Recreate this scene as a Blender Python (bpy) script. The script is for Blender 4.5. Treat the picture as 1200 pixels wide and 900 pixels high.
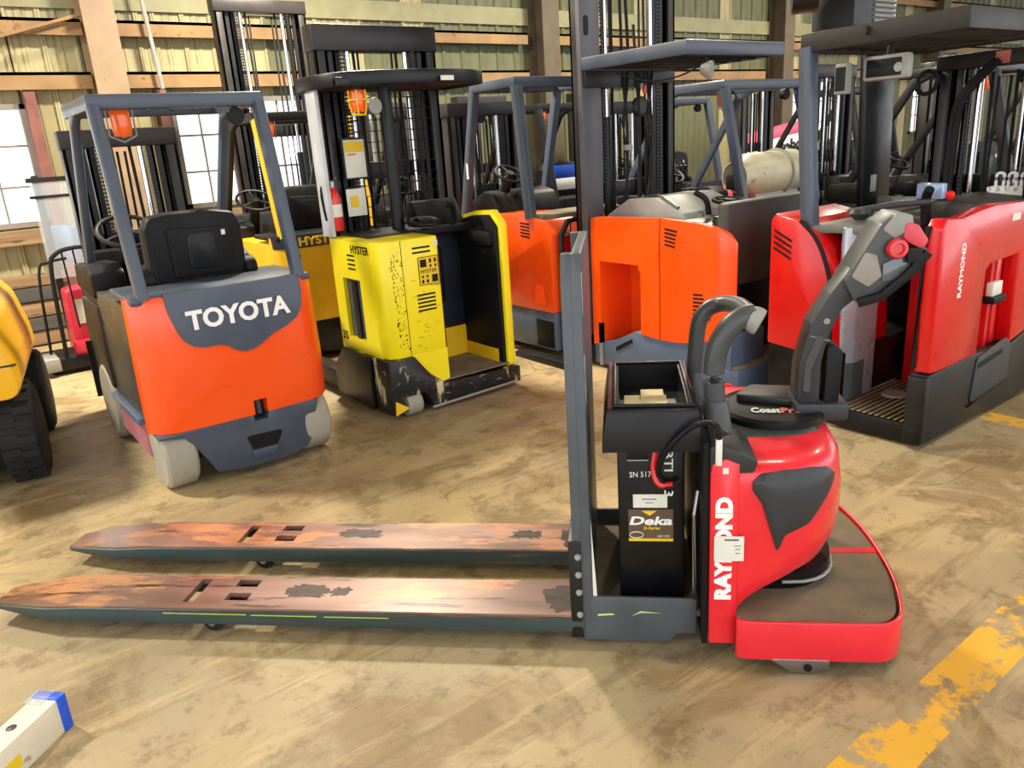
import bpy, bmesh, math, random
from mathutils import Vector, Matrix
random.seed(7)
for o in list(bpy.data.objects): bpy.data.objects.remove(o)
scene = bpy.context.scene
C = scene.collection
R = math.radians

# ------------------------------------------------------------------ camera
# world axes follow the hall: X runs along the back wall, Y towards it, Z up
cd = bpy.data.cameras.new('camera'); cam = bpy.data.objects.new('camera', cd); C.objects.link(cam)
pt, rl, hd = R(17.5), R(-3.85), R(36.0)
F0 = Vector((0, math.cos(pt), -math.sin(pt))); R_ = Vector((1, 0, 0)); U_ = Vector((0, math.sin(pt), math.cos(pt)))
RR = R_*math.cos(rl) + U_*math.sin(rl); UU = -R_*math.sin(rl) + U_*math.cos(rl)
m3 = Matrix.Rotation(-hd, 3, 'Z') @ Matrix((RR, UU, -F0)).transposed()
cam.matrix_world = Matrix.Translation((0, 0, 1.75)) @ m3.to_4x4()
cd.sensor_width = 36; cd.lens = 36*905/1200; cd.clip_end = 300; cd.clip_start = .05
scene.camera = cam

# ------------------------------------------------------------------ world and light
w = bpy.data.worlds.new('overcast_sky'); scene.world = w; w.use_nodes = True
bg = w.node_tree.nodes['Background']; bg.inputs[0].default_value = (.93, .96, 1, 1); bg.inputs[1].default_value = 1.75
vs = scene.view_settings
vs.view_transform = 'Standard'; vs.look = 'None'; vs.gamma = 1; vs.use_curve_mapping = False; vs.exposure = 0.56
UNSEEN_HIGH_BAYS = [(-1.6, 6.7, 4.6, 300), (3.3, 6.7, 4.6, 340), (8.2, 6.7, 4.6, 240), (13.5, 6.7, 4.6, 180),
             (-2.6, .2, 5.3, 40), (3.2, .2, 5.3, 40), (9.2, .8, 5.3, 90)]   # x, y, z, watts of unseen lamps, placed for the shadows they cast

# ------------------------------------------------------------------ helpers
def srgb(r, g, b):
    f = lambda u: (u/255/12.92) if u/255 <= .04045 else ((u/255+.055)/1.055)**2.4
    return (f(r), f(g), f(b))

def mat(name, c, rough=.45, metal=0., var=.12, ns=5., bump=0., bs=60., coat=0., wear=None, spec=.5, emit=0., wear2=None, stretch=None):
    m = bpy.data.materials.new(name); m.use_nodes = True
    nt = m.node_tree; N = nt.nodes; L = nt.links; b = N['Principled BSDF']
    c = srgb(*c)
    tc = N.new('ShaderNodeTexCoord'); mp = N.new('ShaderNodeMapping'); L.new(tc.outputs['Object'], mp.inputs[0])
    if stretch: mp.inputs['Scale'].default_value = stretch
    nz = N.new('ShaderNodeTexNoise'); nz.inputs['Scale'].default_value = ns; nz.inputs['Detail'].default_value = 6
    L.new(mp.outputs[0], nz.inputs[0])
    mr = N.new('ShaderNodeMapRange'); mr.inputs[1].default_value = .3; mr.inputs[2].default_value = .7
    L.new(nz.outputs[0], mr.inputs[0])
    mx = N.new('ShaderNodeMix'); mx.data_type = 'RGBA'; L.new(mr.outputs[0], mx.inputs[0])
    mx.inputs[6].default_value = (*[u*(1-var) for u in c], 1); mx.inputs[7].default_value = (*[min(1, u*(1+var)) for u in c], 1)
    col = mx.outputs[2]
    rr = N.new('ShaderNodeMapRange'); L.new(nz.outputs[0], rr.inputs[0])
    rr.inputs[1].default_value = .3; rr.inputs[2].default_value = .7
    rr.inputs[3].default_value = max(.03, rough-.07); rr.inputs[4].default_value = min(1, rough+.07)
    for wr in (wear, wear2):
        if not wr: continue
        wc, th, sc, st = wr
        m2 = N.new('ShaderNodeMapping'); m2.inputs['Scale'].default_value = st; L.new(tc.outputs['Object'], m2.inputs[0])
        n2 = N.new('ShaderNodeTexNoise'); n2.inputs['Scale'].default_value = sc; n2.inputs['Detail'].default_value = 9; n2.inputs['Roughness'].default_value = .65
        L.new(m2.outputs[0], n2.inputs[0])
        r2 = N.new('ShaderNodeMapRange'); r2.inputs[1].default_value = th; r2.inputs[2].default_value = th+.06
        L.new(n2.outputs[0], r2.inputs[0])
        x2 = N.new('ShaderNodeMix'); x2.data_type = 'RGBA'; L.new(r2.outputs[0], x2.inputs[0])
        L.new(col, x2.inputs[6]); x2.inputs[7].default_value = (*srgb(*wc), 1); col = x2.outputs[2]
    L.new(col, b.inputs['Base Color']); L.new(rr.outputs[0], b.inputs['Roughness'])
    b.inputs['Metallic'].default_value = metal; b.inputs['Coat Weight'].default_value = coat; b.inputs['Coat Roughness'].default_value = .12
    b.inputs['Specular IOR Level'].default_value = spec
    if emit:
        L.new(col, b.inputs['Emission Color']); b.inputs['Emission Strength'].default_value = emit
    if bump:
        n3 = N.new('ShaderNodeTexNoise'); n3.inputs['Scale'].default_value = bs; n3.inputs['Detail'].default_value = 4
        L.new(tc.outputs['Object'], n3.inputs[0])
        bp = N.new('ShaderNodeBump'); bp.inputs['Strength'].default_value = bump; bp.inputs['Distance'].default_value = .01
        L.new(n3.outputs[0], bp.inputs['Height']); L.new(bp.outputs[0], b.inputs['Normal'])
    return m

def clear_mat(name, c, mix=.15, rough=.05):
    m = bpy.data.materials.new(name); m.use_nodes = True
    N = m.node_tree.nodes; L = m.node_tree.links; N.remove(N['Principled BSDF'])
    t = N.new('ShaderNodeBsdfTransparent'); g = N.new('ShaderNodeBsdfPrincipled'); x = N.new('ShaderNodeMixShader')
    t.inputs[0].default_value = (*[min(1, u*.3+.7) for u in srgb(*c)], 1)
    g.inputs['Base Color'].default_value = (*srgb(*c), 1); g.inputs['Roughness'].default_value = rough
    x.inputs[0].default_value = mix
    L.new(t.outputs[0], x.inputs[1]); L.new(g.outputs[0], x.inputs[2]); L.new(x.outputs[0], N['Material Output'].inputs[0])
    return m

def rrect(w, h, r, n=3):
    r = min(r, w/2-1e-4, h/2-1e-4); out = []
    for cx, cy, a0 in ((w/2-r, h/2-r, 0), (-w/2+r, h/2-r, 90), (-w/2+r, -h/2+r, 180), (w/2-r, -h/2+r, 270)):
        for i in range(n+1):
            a = R(a0+90*i/n); out.append((cx+r*math.cos(a), cy+r*math.sin(a)))
    return out

def fillet(pts, r, n=4):
    """round the corners of a polygon; r a number or a list"""
    out = []; k = len(pts)
    for i, p in enumerate(pts):
        ri = r[i] if isinstance(r, (list, tuple)) else r
        p = Vector(p); a = Vector(pts[i-1])-p; b = Vector(pts[(i+1) % k])-p
        la, lb = a.length, b.length
        if ri <= 0 or la < 1e-6 or lb < 1e-6: out.append(tuple(p)); continue
        a /= la; b /= lb
        ang = math.acos(max(-1, min(1, a.dot(b))))
        if ang > 3.05 or ang < .05: out.append(tuple(p)); continue
        d = min(ri/math.tan(ang/2), la*.49, lb*.49)
        p0 = p+a*d; p1 = p+b*d
        for j in range(n+1):
            t = j/n; q = p0*(1-t)**2 + p*2*t*(1-t) + p1*t*t
            out.append(tuple(q))
    return out

def smooth_path(pts, n=5):
    """Catmull-Rom through the points"""
    P = [Vector(p) for p in pts]; out = []
    for i in range(len(P)-1):
        a = P[i-1] if i > 0 else P[0]*2-P[1]; b, c = P[i], P[i+1]; d = P[i+2] if i+2 < len(P) else P[-1]*2-P[-2]
        for j in range(n):
            t = j/n
            out.append(.5*((2*b)+(c-a)*t+(2*a-5*b+4*c-d)*t*t+(3*b-a-3*c+d)*t**3))
    out.append(P[-1]); return out

class MB:
    def __init__(s): s.v = []; s.f = []
    def add(s, v, f):
        k = len(s.v); s.v += [tuple(p) for p in v]; s.f += [tuple(i+k for i in q) for q in f]; return s
    def _bev(s, v, f, bev, seg=2, tri=True):
        if not bev: return s.add(v, f)
        bm = bmesh.new(); vv = [bm.verts.new(p) for p in v]
        for q in f: bm.faces.new([vv[i] for i in q])
        bmesh.ops.recalc_face_normals(bm, faces=bm.faces)
        ed = [e for e in bm.edges if len(e.link_faces) == 2 and e.calc_face_angle(0) > .5]
        bmesh.ops.bevel(bm, geom=ed, offset=bev, segments=seg, affect='EDGES', profile=.5, clamp_overlap=True)
        bm.verts.index_update()
        s.add([p.co for p in bm.verts], [[p.index for p in q.verts] for q in bm.faces]); bm.free(); return s
    def box(s, x0, x1, y0, y1, z0, z1, bev=0):
        v = [(x, y, z) for x in (x0, x1) for y in (y0, y1) for z in (z0, z1)]
        f = [(0, 1, 3, 2), (4, 6, 7, 5), (0, 4, 5, 1), (2, 3, 7, 6), (0, 2, 6, 4), (1, 5, 7, 3)]
        return s._bev(v, f, bev)
    def prism(s, pts, ax, a, b, bev=0):
        """polygon extruded along axis ax from a to b; 2D order: x->(y,z) y->(x,z) z->(x,y)"""
        mk = {'x': lambda p, t: (t, p[0], p[1]), 'y': lambda p, t: (p[0], t, p[1]), 'z': lambda p, t: (p[0], p[1], t)}[ax]
        n = len(pts); v = [mk(p, a) for p in pts]+[mk(p, b) for p in pts]
        f = [tuple(range(n)), tuple(range(2*n-1, n-1, -1))]+[(i, i+n, (i+1) % n+n, (i+1) % n) for i in range(n)]
        return s._bev(v, f, bev)
    def loft(s, rings, cap=True):
        n = len(rings[0]); v = [p for r in rings for p in r]; f = []
        for k in range(len(rings)-1):
            for i in range(n):
                j = (i+1) % n; f.append((k*n+i, k*n+j, (k+1)*n+j, (k+1)*n+i))
        if cap: f += [tuple(range(n-1, -1, -1)), tuple((len(rings)-1)*n+i for i in range(n))]
        return s.add(v, f)
    def sweep(s, pts, prof, up=(0, 0, 1), closed=False, cap=True, scale=None):
        P = [Vector(p) for p in pts]; up = Vector(up); rings = []; n = len(P)
        for i, p in enumerate(P):
            if closed: t = P[(i+1) % n]-P[i-1]; ta = (P[(i+1) % n]-p).normalized(); tb = (p-P[i-1]).normalized()
            else:
                t = P[min(i+1, n-1)]-P[max(i-1, 0)]
                ta = (P[min(i+1, n-1)]-p); tb = (p-P[max(i-1, 0)])
                ta = ta.normalized() if ta.length else None; tb = tb.normalized() if tb.length else None
                ta = ta or tb; tb = tb or ta
            t = (ta+tb); t = t.normalized() if t.length > 1e-6 else ta
            sd = t.cross(up)
            if sd.length < 1e-4: sd = t.cross(Vector((0, 1, 0))); 
            sd.normalize(); u2 = sd.cross(t).normalized()
            k = 1/max(.4, t.dot(ta)); sc = scale[i] if scale else 1
            bend = (ta-tb); 
            bn = bend.normalized() if bend.length > 1e-4 else None
            ring = []
            for a, b in prof:
                o = sd*a*sc+u2*b*sc
                if bn is not None: o = o + bn*(o.dot(bn))*(k-1)
                ring.append(p+o)
            rings.append(ring)
        if closed: rings.append(rings[0]); return s.loft(rings, cap=False)
        return s.loft(rings, cap)
    def tube(s, pts, r, seg=8, closed=False, smooth=0, up=(0, 0, 1), scale=None):
        if smooth: pts = smooth_path(pts, smooth)
        return s.sweep(pts, [(r*math.cos(2*math.pi*i/seg), r*math.sin(2*math.pi*i/seg)) for i in range(seg)], up, closed, scale=scale)
    def bar(s, pts, w, h, up=(0, 0, 1), r=.004): return s.sweep(pts, rrect(w, h, r, 2), up)
    def cyl(s, p0, p1, r, r2=None, seg=20):
        a = Vector(p0); b = Vector(p1); t = (b-a).normalized(); u = t.orthogonal().normalized(); v = t.cross(u)
        r2 = r if r2 is None else r2
        rg = lambda p, q: [p+(u*math.cos(2*math.pi*i/seg)+v*math.sin(2*math.pi*i/seg))*q for i in range(seg)]
        return s.loft([rg(a, r), rg(b, r2)])
    def lathe(s, prof, c, axis=(0, 0, 1), seg=28):
        t = Vector(axis).normalized(); u = t.orthogonal().normalized(); v = t.cross(u); c = Vector(c)
        rings = [[c+t*h+(u*math.cos(2*math.pi*i/seg)+v*math.sin(2*math.pi*i/seg))*max(r, 1e-4) for i in range(seg)] for r, h in prof]
        return s.loft(rings)
    def holes(s, us, vs, hole, t0, t1, warp):
        """plate over a grid of cells; hole(u,v) at a cell centre leaves it open; warp(u,v,t)->xyz"""
        nu, nv = len(us), len(vs); idx = {}; v = []; f = []
        def P(i, j, k):
            if (i, j, k) not in idx: idx[(i, j, k)] = len(v); v.append(warp(us[i], vs[j], (t0, t1)[k]))
            return idx[(i, j, k)]
        on = [[not hole((us[i]+us[i+1])/2, (vs[j]+vs[j+1])/2) for j in range(nv-1)] for i in range(nu-1)]
        g = lambda i, j: 0 <= i < nu-1 and 0 <= j < nv-1 and on[i][j]
        for i in range(nu-1):
            for j in range(nv-1):
                if not on[i][j]: continue
                f.append((P(i, j, 1), P(i+1, j, 1), P(i+1, j+1, 1), P(i, j+1, 1)))
                f.append((P(i, j, 0), P(i, j+1, 0), P(i+1, j+1, 0), P(i+1, j, 0)))
                if not g(i-1, j): f.append((P(i, j, 0), P(i, j, 1), P(i, j+1, 1), P(i, j+1, 0)))
                if not g(i+1, j): f.append((P(i+1, j, 0), P(i+1, j+1, 0), P(i+1, j+1, 1), P(i+1, j, 1)))
                if not g(i, j-1): f.append((P(i, j, 0), P(i+1, j, 0), P(i+1, j, 1), P(i, j, 1)))
                if not g(i, j+1): f.append((P(i, j+1, 0), P(i, j+1, 1), P(i+1, j+1, 1), P(i+1, j+1, 0)))
        return s.add(v, f)
    def xform(s, M): s.v = [tuple(M @ Vector(p)) for p in s.v]; return s
    def mesh(s, name):
        me = bpy.data.meshes.new(name); me.from_pydata(s.v, [], s.f); 
        bm = bmesh.new(); bm.from_mesh(me); bmesh.ops.recalc_face_normals(bm, faces=bm.faces); bm.to_mesh(me); bm.free()
        me.polygons.foreach_set('use_smooth', [True]*len(me.polygons)); me.set_sharp_from_angle(angle=R(38)); me.update()
        return me

def lin(a, b, n): return [a+(b-a)*i/n for i in range(n+1)]

def link(name, me, m, parent=None, loc=None):
    o = bpy.data.objects.new(name, me); C.objects.link(o)
    if m and not me.materials: me.materials.append(m)
    if parent: o.parent = parent
    if loc: o.location = loc
    return o

class Thing:
    def __init__(s, name, label, cat, loc, rot=0, group=None):
        o = bpy.data.objects.new(name, None); C.objects.link(o); o.location = loc; o.rotation_euler = (0, 0, R(rot))
        o.empty_display_size = .2; o['label'] = label; o['category'] = cat
        if group: o['group'] = group
        s.o = o
    def add(s, name, mb, m, parent=None, label=None):
        o = link(name, mb.mesh(name), m, parent or s.o)
        if label: o['label'] = label
        return o
    def text(s, txt, c, right, up, w, h, m, parent=None, depth=.002, bold=.0, name='lettering'):
        return s.add(name, text_mb(txt, c, right, up, w, h, depth, bold), m, parent)

def single(name, mb, m, label, cat, group=None, loc=None):
    o = link(name, mb.mesh(name), m, loc=loc); o['label'] = label; o['category'] = cat
    if group: o['group'] = group
    return o

def struct(name, mb, m, parent=None):
    o = link(name, mb.mesh(name), m, parent)
    if not parent: o['kind'] = 'structure'
    return o

def text_mb(txt, c, right, up, w, h, depth=.002, bold=0.):
    cu = bpy.data.curves.new('t', 'FONT'); cu.body = txt; cu.extrude = .5; cu.resolution_u = 3; cu.offset = bold
    o = bpy.data.objects.new('t', cu); me = bpy.data.meshes.new_from_object(o)
    V = [p.co.copy() for p in me.vertices]; Fc = [tuple(q.vertices) for q in me.polygons]
    bpy.data.objects.remove(o); bpy.data.curves.remove(cu); bpy.data.meshes.remove(me)
    x0 = min(p.x for p in V); x1 = max(p.x for p in V); y0 = min(p.y for p in V); y1 = max(p.y for p in V)
    rt = Vector(right).normalized(); uu = Vector(up).normalized(); n = rt.cross(uu); c = Vector(c)
    b = MB()
    b.add([c+rt*((p.x-x0)/(x1-x0)-.5)*w+uu*((p.y-y0)/(y1-y0)-.5)*h+n*p.z*depth for p in V], Fc)
    return b

def copy_tree(o, parent=None):
    c = o.copy(); C.objects.link(c); c.parent = parent
    for ch in o.children: copy_tree(ch, c)
    return c

# ------------------------------------------------------------------ materials
m_orange = mat('orange_paint', (255, 84, 14), .32, var=.05, coat=.35)
m_orange2 = mat('worn_orange_paint', (252, 80, 14), .38, var=.07, coat=.25, wear=((120, 40, 15), .74, 9, (1, 1, 1)))
m_slate = mat('slate_paint', (68, 78, 94), .42, var=.1, coat=.15)
m_slate2 = mat('bluish_slate_paint', (88, 104, 130), .42, var=.12, coat=.15)
m_dark = mat('dark_steel', (26, 26, 29), .42, .2, var=.25, wear=((110, 105, 100), .72, 14, (1, 1, .15)))
m_mast = mat('mast_steel', (44, 40, 40), .4, .25, var=.25, ns=4, wear=((120, 112, 105), .7, 10, (1, 1, .1)))
m_black = mat('black_plastic', (13, 13, 15), .55, var=.2, spec=.3)
m_blackg = mat('glossy_black_paint', (12, 13, 17), .36, var=.25, ns=8, spec=.35)
m_rubber = mat('black_rubber', (19, 19, 20), .8, var=.2, bump=.2)
m_beige = mat('beige_tyre_rubber', (158, 154, 140), .75, var=.12, bump=.15, wear=((120, 112, 96), .62, 7, (1, 1, 1)))
m_yel = mat('scuffed_yellow_paint', (254, 234, 18), .4, var=.04, coat=.2, wear=((52, 42, 20), .665, 18, (1, 1, .7)))
m_yel2 = mat('yellow_paint', (246, 196, 24), .4, var=.06, coat=.2, wear=((150, 100, 30), .7, 7, (1, 1, 1)))
m_skirt = mat('scraped_black_skirt', (26, 27, 32), .4, var=.3, wear=((205, 200, 150), .565, 9, (1, 1, .35)), wear2=((120, 114, 88), .6, 23, (.6, .6, 1.5)))
m_red = mat('red_paint', (214, 14, 18), .3, var=.05, coat=.35)
m_redj = mat('bright_red_paint', (234, 36, 50), .3, var=.05, coat=.4)
m_redr = mat('scuffed_red_paint', (232, 38, 54), .36, var=.08, coat=.3, wear=((170, 60, 70), .66, 6, (.4, .4, 3)), wear2=((60, 15, 18), .73, 22, (1, 1, 1)))
m_grey = mat('grey_plastic', (70, 72, 73), .42, var=.12)
m_ltgrey = mat('light_grey_plastic', (150, 150, 144), .5, var=.1)
m_dgrey = mat('dark_grey_plastic', (46, 48, 51), .45, var=.12)
m_silver = mat('silver_paint', (172, 182, 194), .3, .35, var=.1)
m_steel = mat('bare_steel', (150, 150, 150), .3, .9, var=.15)
m_chrome = mat('polished_rod', (205, 205, 205), .12, 1., var=.05)
m_frame = mat('grey_frame_paint', (80, 86, 92), .45, .1, var=.15, ns=9, wear=((170, 180, 120), .73, 5, (1, 1, 5)), wear2=((60, 60, 58), .7, 12, (1, 1, 1)))
m_white = mat('white_lettering', (246, 246, 244), .5, var=.02)
m_cream = mat('cream_sticker', (226, 226, 214), .6, var=.05)
m_amber = mat('amber_lens', (232, 92, 10), .15, var=.15, coat=.6, emit=.12)
m_yelstk = mat('yellow_sticker', (240, 200, 30), .5, var=.05)
m_blue = mat('blue_plastic', (30, 90, 220), .4, var=.1)
m_brass = mat('brownish_wood', (128, 92, 60), .8, var=.3)
m_redknob = mat('red_knob', (222, 36, 34), .35, var=.05, coat=.3)
m_pink = mat('pink_plate', (176, 110, 118), .5, var=.15, wear=((120, 90, 85), .62, 12, (1, 1, 1)))
m_mat = mat('rubber_floor_mat', (122, 110, 88), .8, var=.25, ns=9, bump=.3, bs=140, wear=((52, 44, 34), .66, 18, (1, 1, 1)), wear2=((150, 134, 100), .66, 6, (1, 1, 1)))
m_clear = clear_mat('clear_plastic_sheet', (226, 235, 242), .22, .1)
m_glass = clear_mat('window_glass', (250, 252, 255), .12, .05)
# ------------------------------------------------------------------ floor
def floor_material():
    m = bpy.data.materials.new('dusty_concrete'); m.use_nodes = True
    nt = m.node_tree; N = nt.nodes; L = nt.links; b = N['Principled BSDF']
    tc = N.new('ShaderNodeTexCoord'); P = tc.outputs['Object']
    def noise(scale, detail=6, rough=.55, vec=None, dist=0):
        n = N.new('ShaderNodeTexNoise'); n.inputs['Scale'].default_value = scale; n.inputs['Detail'].default_value = detail
        n.inputs['Roughness'].default_value = rough; n.inputs['Distortion'].default_value = dist
        L.new(vec or P, n.inputs[0]); return n.outputs[0]
    def rng(v, a, b_, c=0, d=1):
        n = N.new('ShaderNodeMapRange'); n.interpolation_type = 'SMOOTHSTEP'
        for i, q in enumerate((a, b_, c, d)): n.inputs[i+1].default_value = q
        L.new(v, n.inputs[0]); return n.outputs[0]
    def mix(f, a, c):
        n = N.new('ShaderNodeMix'); n.data_type = 'RGBA'
        L.new(f, n.inputs[0]) if hasattr(f, 'links') else setattr(n.inputs[0], 'default_value', f)
        for k, q in ((6, a), (7, c)):
            if hasattr(q, 'links'): L.new(q, n.inputs[k])
            else: n.inputs[k].default_value = (*srgb(*q), 1)
        return n.outputs[2]
    def math_(op, a, c):
        n = N.new('ShaderNodeMath'); n.operation = op
        for k, q in ((0, a), (1, c)):
            if hasattr(q, 'links'): L.new(q, n.inputs[k])
            else: n.inputs[k].default_value = q
        return n.outputs[0]
    def mapped(sc, rot=0, loc=(0, 0, 0)):
        n = N.new('ShaderNodeMapping'); n.inputs['Scale'].default_value = sc; n.inputs['Rotation'].default_value = (0, 0, R(rot)); n.inputs['Location'].default_value = loc
        L.new(P, n.inputs[0]); return n.outputs[0]
    col = mix(rng(noise(.55, 5, .6), .35, .65), (188, 166, 122), (158, 144, 116))
    col = mix(rng(noise(1.7, 10, .68, dist=.6), .48, .62), col, (142, 122, 86))
    col = mix(math_('MULTIPLY', rng(noise(5, 10, .75), .52, .62), .5), col, (106, 86, 58))
    col = mix(math_('MULTIPLY', rng(noise(3.1, 10, .75, mapped((.25, 2.6, 1), 24)), .52, .62), .4), col, (112, 96, 68))
    col = mix(math_('MULTIPLY', rng(noise(2.3, 10, .75, mapped((.3, 3, 1), -40)), .53, .63), .4), col, (206, 184, 138))
    col = mix(math_('MULTIPLY', rng(noise(30, 8, .8), .585, .66), .6), col, (84, 68, 46))
    # fine cracks
    vo = N.new('ShaderNodeTexVoronoi'); vo.feature = 'DISTANCE_TO_EDGE'; vo.inputs['Scale'].default_value = .85
    wv = N.new('ShaderNodeMixRGB'); wv.blend_type = 'ADD'; wv.inputs[0].default_value = .35
    nn = N.new('ShaderNodeTexNoise'); nn.inputs['Scale'].default_value = 2.5; nn.inputs['Detail'].default_value = 6
    L.new(P, nn.inputs[0]); L.new(P, wv.inputs[1]); L.new(nn.outputs[1], wv.inputs[2]); L.new(wv.outputs[0], vo.inputs[0])
    crk = math_('MULTIPLY', rng(vo.outputs[0], .010, .002), math_('MULTIPLY', rng(noise(.9, 3), .5, .6), .55))
    col = mix(crk, col, (84, 70, 50))
    # worn yellow lines: each a band along its own direction, broken up by wear
    sep = N.new('ShaderNodeSeparateXYZ'); L.new(P, sep.inputs[0])
    chip = noise(7, 9, .75); chip2 = noise(2.2, 4, .6)
    for (ax, ay, bx, by, hw, th) in YELLOW_LINES:
        d = Vector((bx-ax, by-ay)); ln = d.length; d /= ln
        u = math_('ADD', math_('MULTIPLY', math_('SUBTRACT', sep.outputs[0], ax), d.x), math_('MULTIPLY', math_('SUBTRACT', sep.outputs[1], ay), d.y))
        v = math_('ADD', math_('MULTIPLY', math_('SUBTRACT', sep.outputs[0], ax), -d.y), math_('MULTIPLY', math_('SUBTRACT', sep.outputs[1], ay), d.x))
        inside = math_('MULTIPLY', math_('LESS_THAN', math_('ABSOLUTE', v, 0), hw), math_('MULTIPLY', math_('GREATER_THAN', u, 0), math_('LESS_THAN', u, ln)))
        f = math_('MULTIPLY', inside, rng(math_('ADD', chip, math_('MULTIPLY', math_('SUBTRACT', chip2, .5), 1.1)), th, th+.1))
        col = mix(math_('MULTIPLY', f, .93), col, (236, 180, 52))
    L.new(col, b.inputs['Base Color'])
    L.new(rng(noise(1.3, 6), .3, .7, .42, .62), b.inputs['Roughness']); b.inputs['Specular IOR Level'].default_value = .35
    bp = N.new('ShaderNodeBump'); bp.inputs['Strength'].default_value = .35; bp.inputs['Distance'].default_value = .006
    L.new(noise(22, 9, .7), bp.inputs['Height']); L.new(bp.outputs[0], b.inputs['Normal'])
    return m
YELLOW_LINES = [(.6, .84, 3.9, .87, .082, .44), (4.8, 1.83, 4.8, -.6, .075, .36)]
fl = struct('floor', MB().box(-9, 44, -8, 9.5, -.1, 0), floor_material())

# ------------------------------------------------------------------ back wall: ribbed metal panels, girts, columns, boards, windows
WY = 9.40
m_panel = mat('ribbed_metal_siding', (166, 156, 116), .6, var=.14, ns=1.6, wear=((128, 124, 90), .56, 2.2, (3, 1, .35)), wear2=((86, 84, 62), .72, 30, (1, 1, 1)))
m_panel2 = mat('ribbed_metal_siding_greenish', (100, 101, 72), .6, var=.24, ns=1.4, wear=((84, 86, 60), .54, 2.2, (3, 1, .35)), wear2=((80, 80, 62), .72, 30, (1, 1, 1)))
m_backer = mat('dark_sheathing', (70, 72, 60), .8)
m_girt = mat('rusty_girt', (146, 114, 76), .7, var=.25, ns=3, wear=((120, 74, 44), .6, 6, (1, 1, 1)), wear2=((60, 44, 34), .68, 4, (.5, 1, 1)))
m_col = mat('column_paint', (146, 122, 96), .6, var=.15, wear=((110, 66, 44), .66, 14, (1, 1, .6)))
m_cold = mat('dark_column_paint', (84, 72, 56), .65, var=.2, wear=((74, 58, 44), .6, 6, (1, 1, .3)))
m_post = mat('maroon_post', (120, 74, 66), .6, var=.25, wear=((70, 40, 36), .6, 9, (1, 1, .3)))
m_wood = mat('weathered_board', (140, 112, 80), .8, var=.3, ns=3, stretch=(.4, 2, 6), wear=((80, 60, 42), .6, 5, (.3, 1, 3)))
m_wood2 = mat('dark_weathered_board', (74, 72, 66), .8, var=.3, ns=3, stretch=(.4, 2, 6))
m_sash = mat('window_sash', (120, 112, 104), .6, var=.2)
WINDOWS = [(-.75, 1.08, 1.22, 2.40), (2.45, 3.98, 1.24, 2.42), (13.9, 15.6, 1.3, 2.5), (18.5, 20.2, 1.3, 2.5)]
def in_win(x0, x1):
    for wi in WINDOWS:
        if x1 > wi[0]+.02 and x0 < wi[1]-.02: return wi
    return None
wb = MB()
xs = [-9]+[q for wi in WINDOWS for q in wi[:2]]+[44]
for i in range(len(xs)-1):
    if i % 2 == 0: wb.box(xs[i], xs[i+1], WY+.02, WY+.10, 0, 6.2)
    else:
        wi = WINDOWS[i//2]; wb.box(xs[i], xs[i+1], WY+.02, WY+.10, 0, wi[2]); wb.box(xs[i], xs[i+1], WY+.02, WY+.10, wi[3], 6.2)
wall = struct('wall_back', wb, m_backer)
PW = .30
pmesh = {}
def panel_mesh(w, z0, z1, m):
    k = (round(w, 3), z0, z1, m.name)
    if k not in pmesh:
        p = [(0, 0), (0, -.03), (.022, -.03), (.034, -.004), (w*.5-.02, -.004), (w*.5-.012, -.012), (w*.5+.012, -.012), (w*.5+.02, -.004), (w-.034, -.004), (w-.022, -.03), (w-.004, -.03), (w-.004, 0)]
        b = MB().prism(p, 'z', z0, z1); me = b.mesh('siding_panel'); me.materials.append(m); pmesh[k] = me
    return pmesh[k]
x = -3.0; i = 0
cuts = sorted(set([q for wi in WINDOWS for q in wi[:2]]))
while x < 40:
    nx = x+PW
    for q in cuts:
        if x+.02 < q < nx-.001: nx = q
    wi = in_win(x, nx); m = (m_panel, m_panel2)[0 if x < 4.6 else 1]
    if i % 7 == 3: m = (m_panel, m_panel2)[1 if x < 4.6 else 0]
    for z0, z1 in ([(.0, 5.9)] if not wi else [(0, wi[2]), (wi[3], 5.9)]):
        link('siding_panel', panel_mesh(nx-x, z0, z1, m), None, wall, (x, WY+.02, 0))
    x = nx; i += 1
# perforated closure strip with bolt holes, high on the wall
m_strip = mat('perforated_strip', (136, 132, 100), .6, var=.15, wear=((60, 58, 44), .66, 38, (1, 1, 1)))
strip = MB().box(-3, 40, WY-.034, WY-.012, 3.28, 3.50)
struct('trim_7', strip, m_strip)
for n, (z0, z1, d, mm) in enumerate([(2.52, 2.68, .15, m_girt), (3.02, 3.17, .15, m_girt), (3.95, 4.1, .15, m_girt)]):
    for k, (a, b_) in enumerate([(-3, 1.72), (1.98, 7.4), (7.95, 12.9), (13.6, 40)]):
        t = MB().box(a, b_, WY-d, WY-.012, z1-.03, z1).box(a, b_, WY-d, WY-d+.025, z0, z1)
        struct('trim_%d' % (10+n*4+k), t, mm)
for n, xx in enumerate([1.86, 7.66, 13.30, 19.1, 24.9]):
    mm = m_col if n == 0 else m_cold
    c = MB().box(xx-.15, xx+.15, WY-.36, WY-.335, 0, 5.95).box(xx-.15, xx+.15, WY-.04, WY-.015, 0, 5.95).box(xx-.012, xx+.012, WY-.34, WY-.03, 0, 5.95)
    struct('trim_%d' % (30+n), c, mm)
for n, (xx, z1) in enumerate([(1.13, 2.5), (2.36, 2.5), (4.06, 2.5)]):
    struct('trim_%d' % (40+n), MB().box(xx-.05, xx+.05, WY-.16, WY-.012, .4, z1), m_post)
struct('trim_50', MB().box(-3, 7.4, WY-.17, WY-.012, 1.06, 1.20), m_wood)
bb = struct('baseboard_back', MB().box(-3, 40, WY-.03, WY-.012, 0, .74), m_wood2)
z = 0.02
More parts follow.
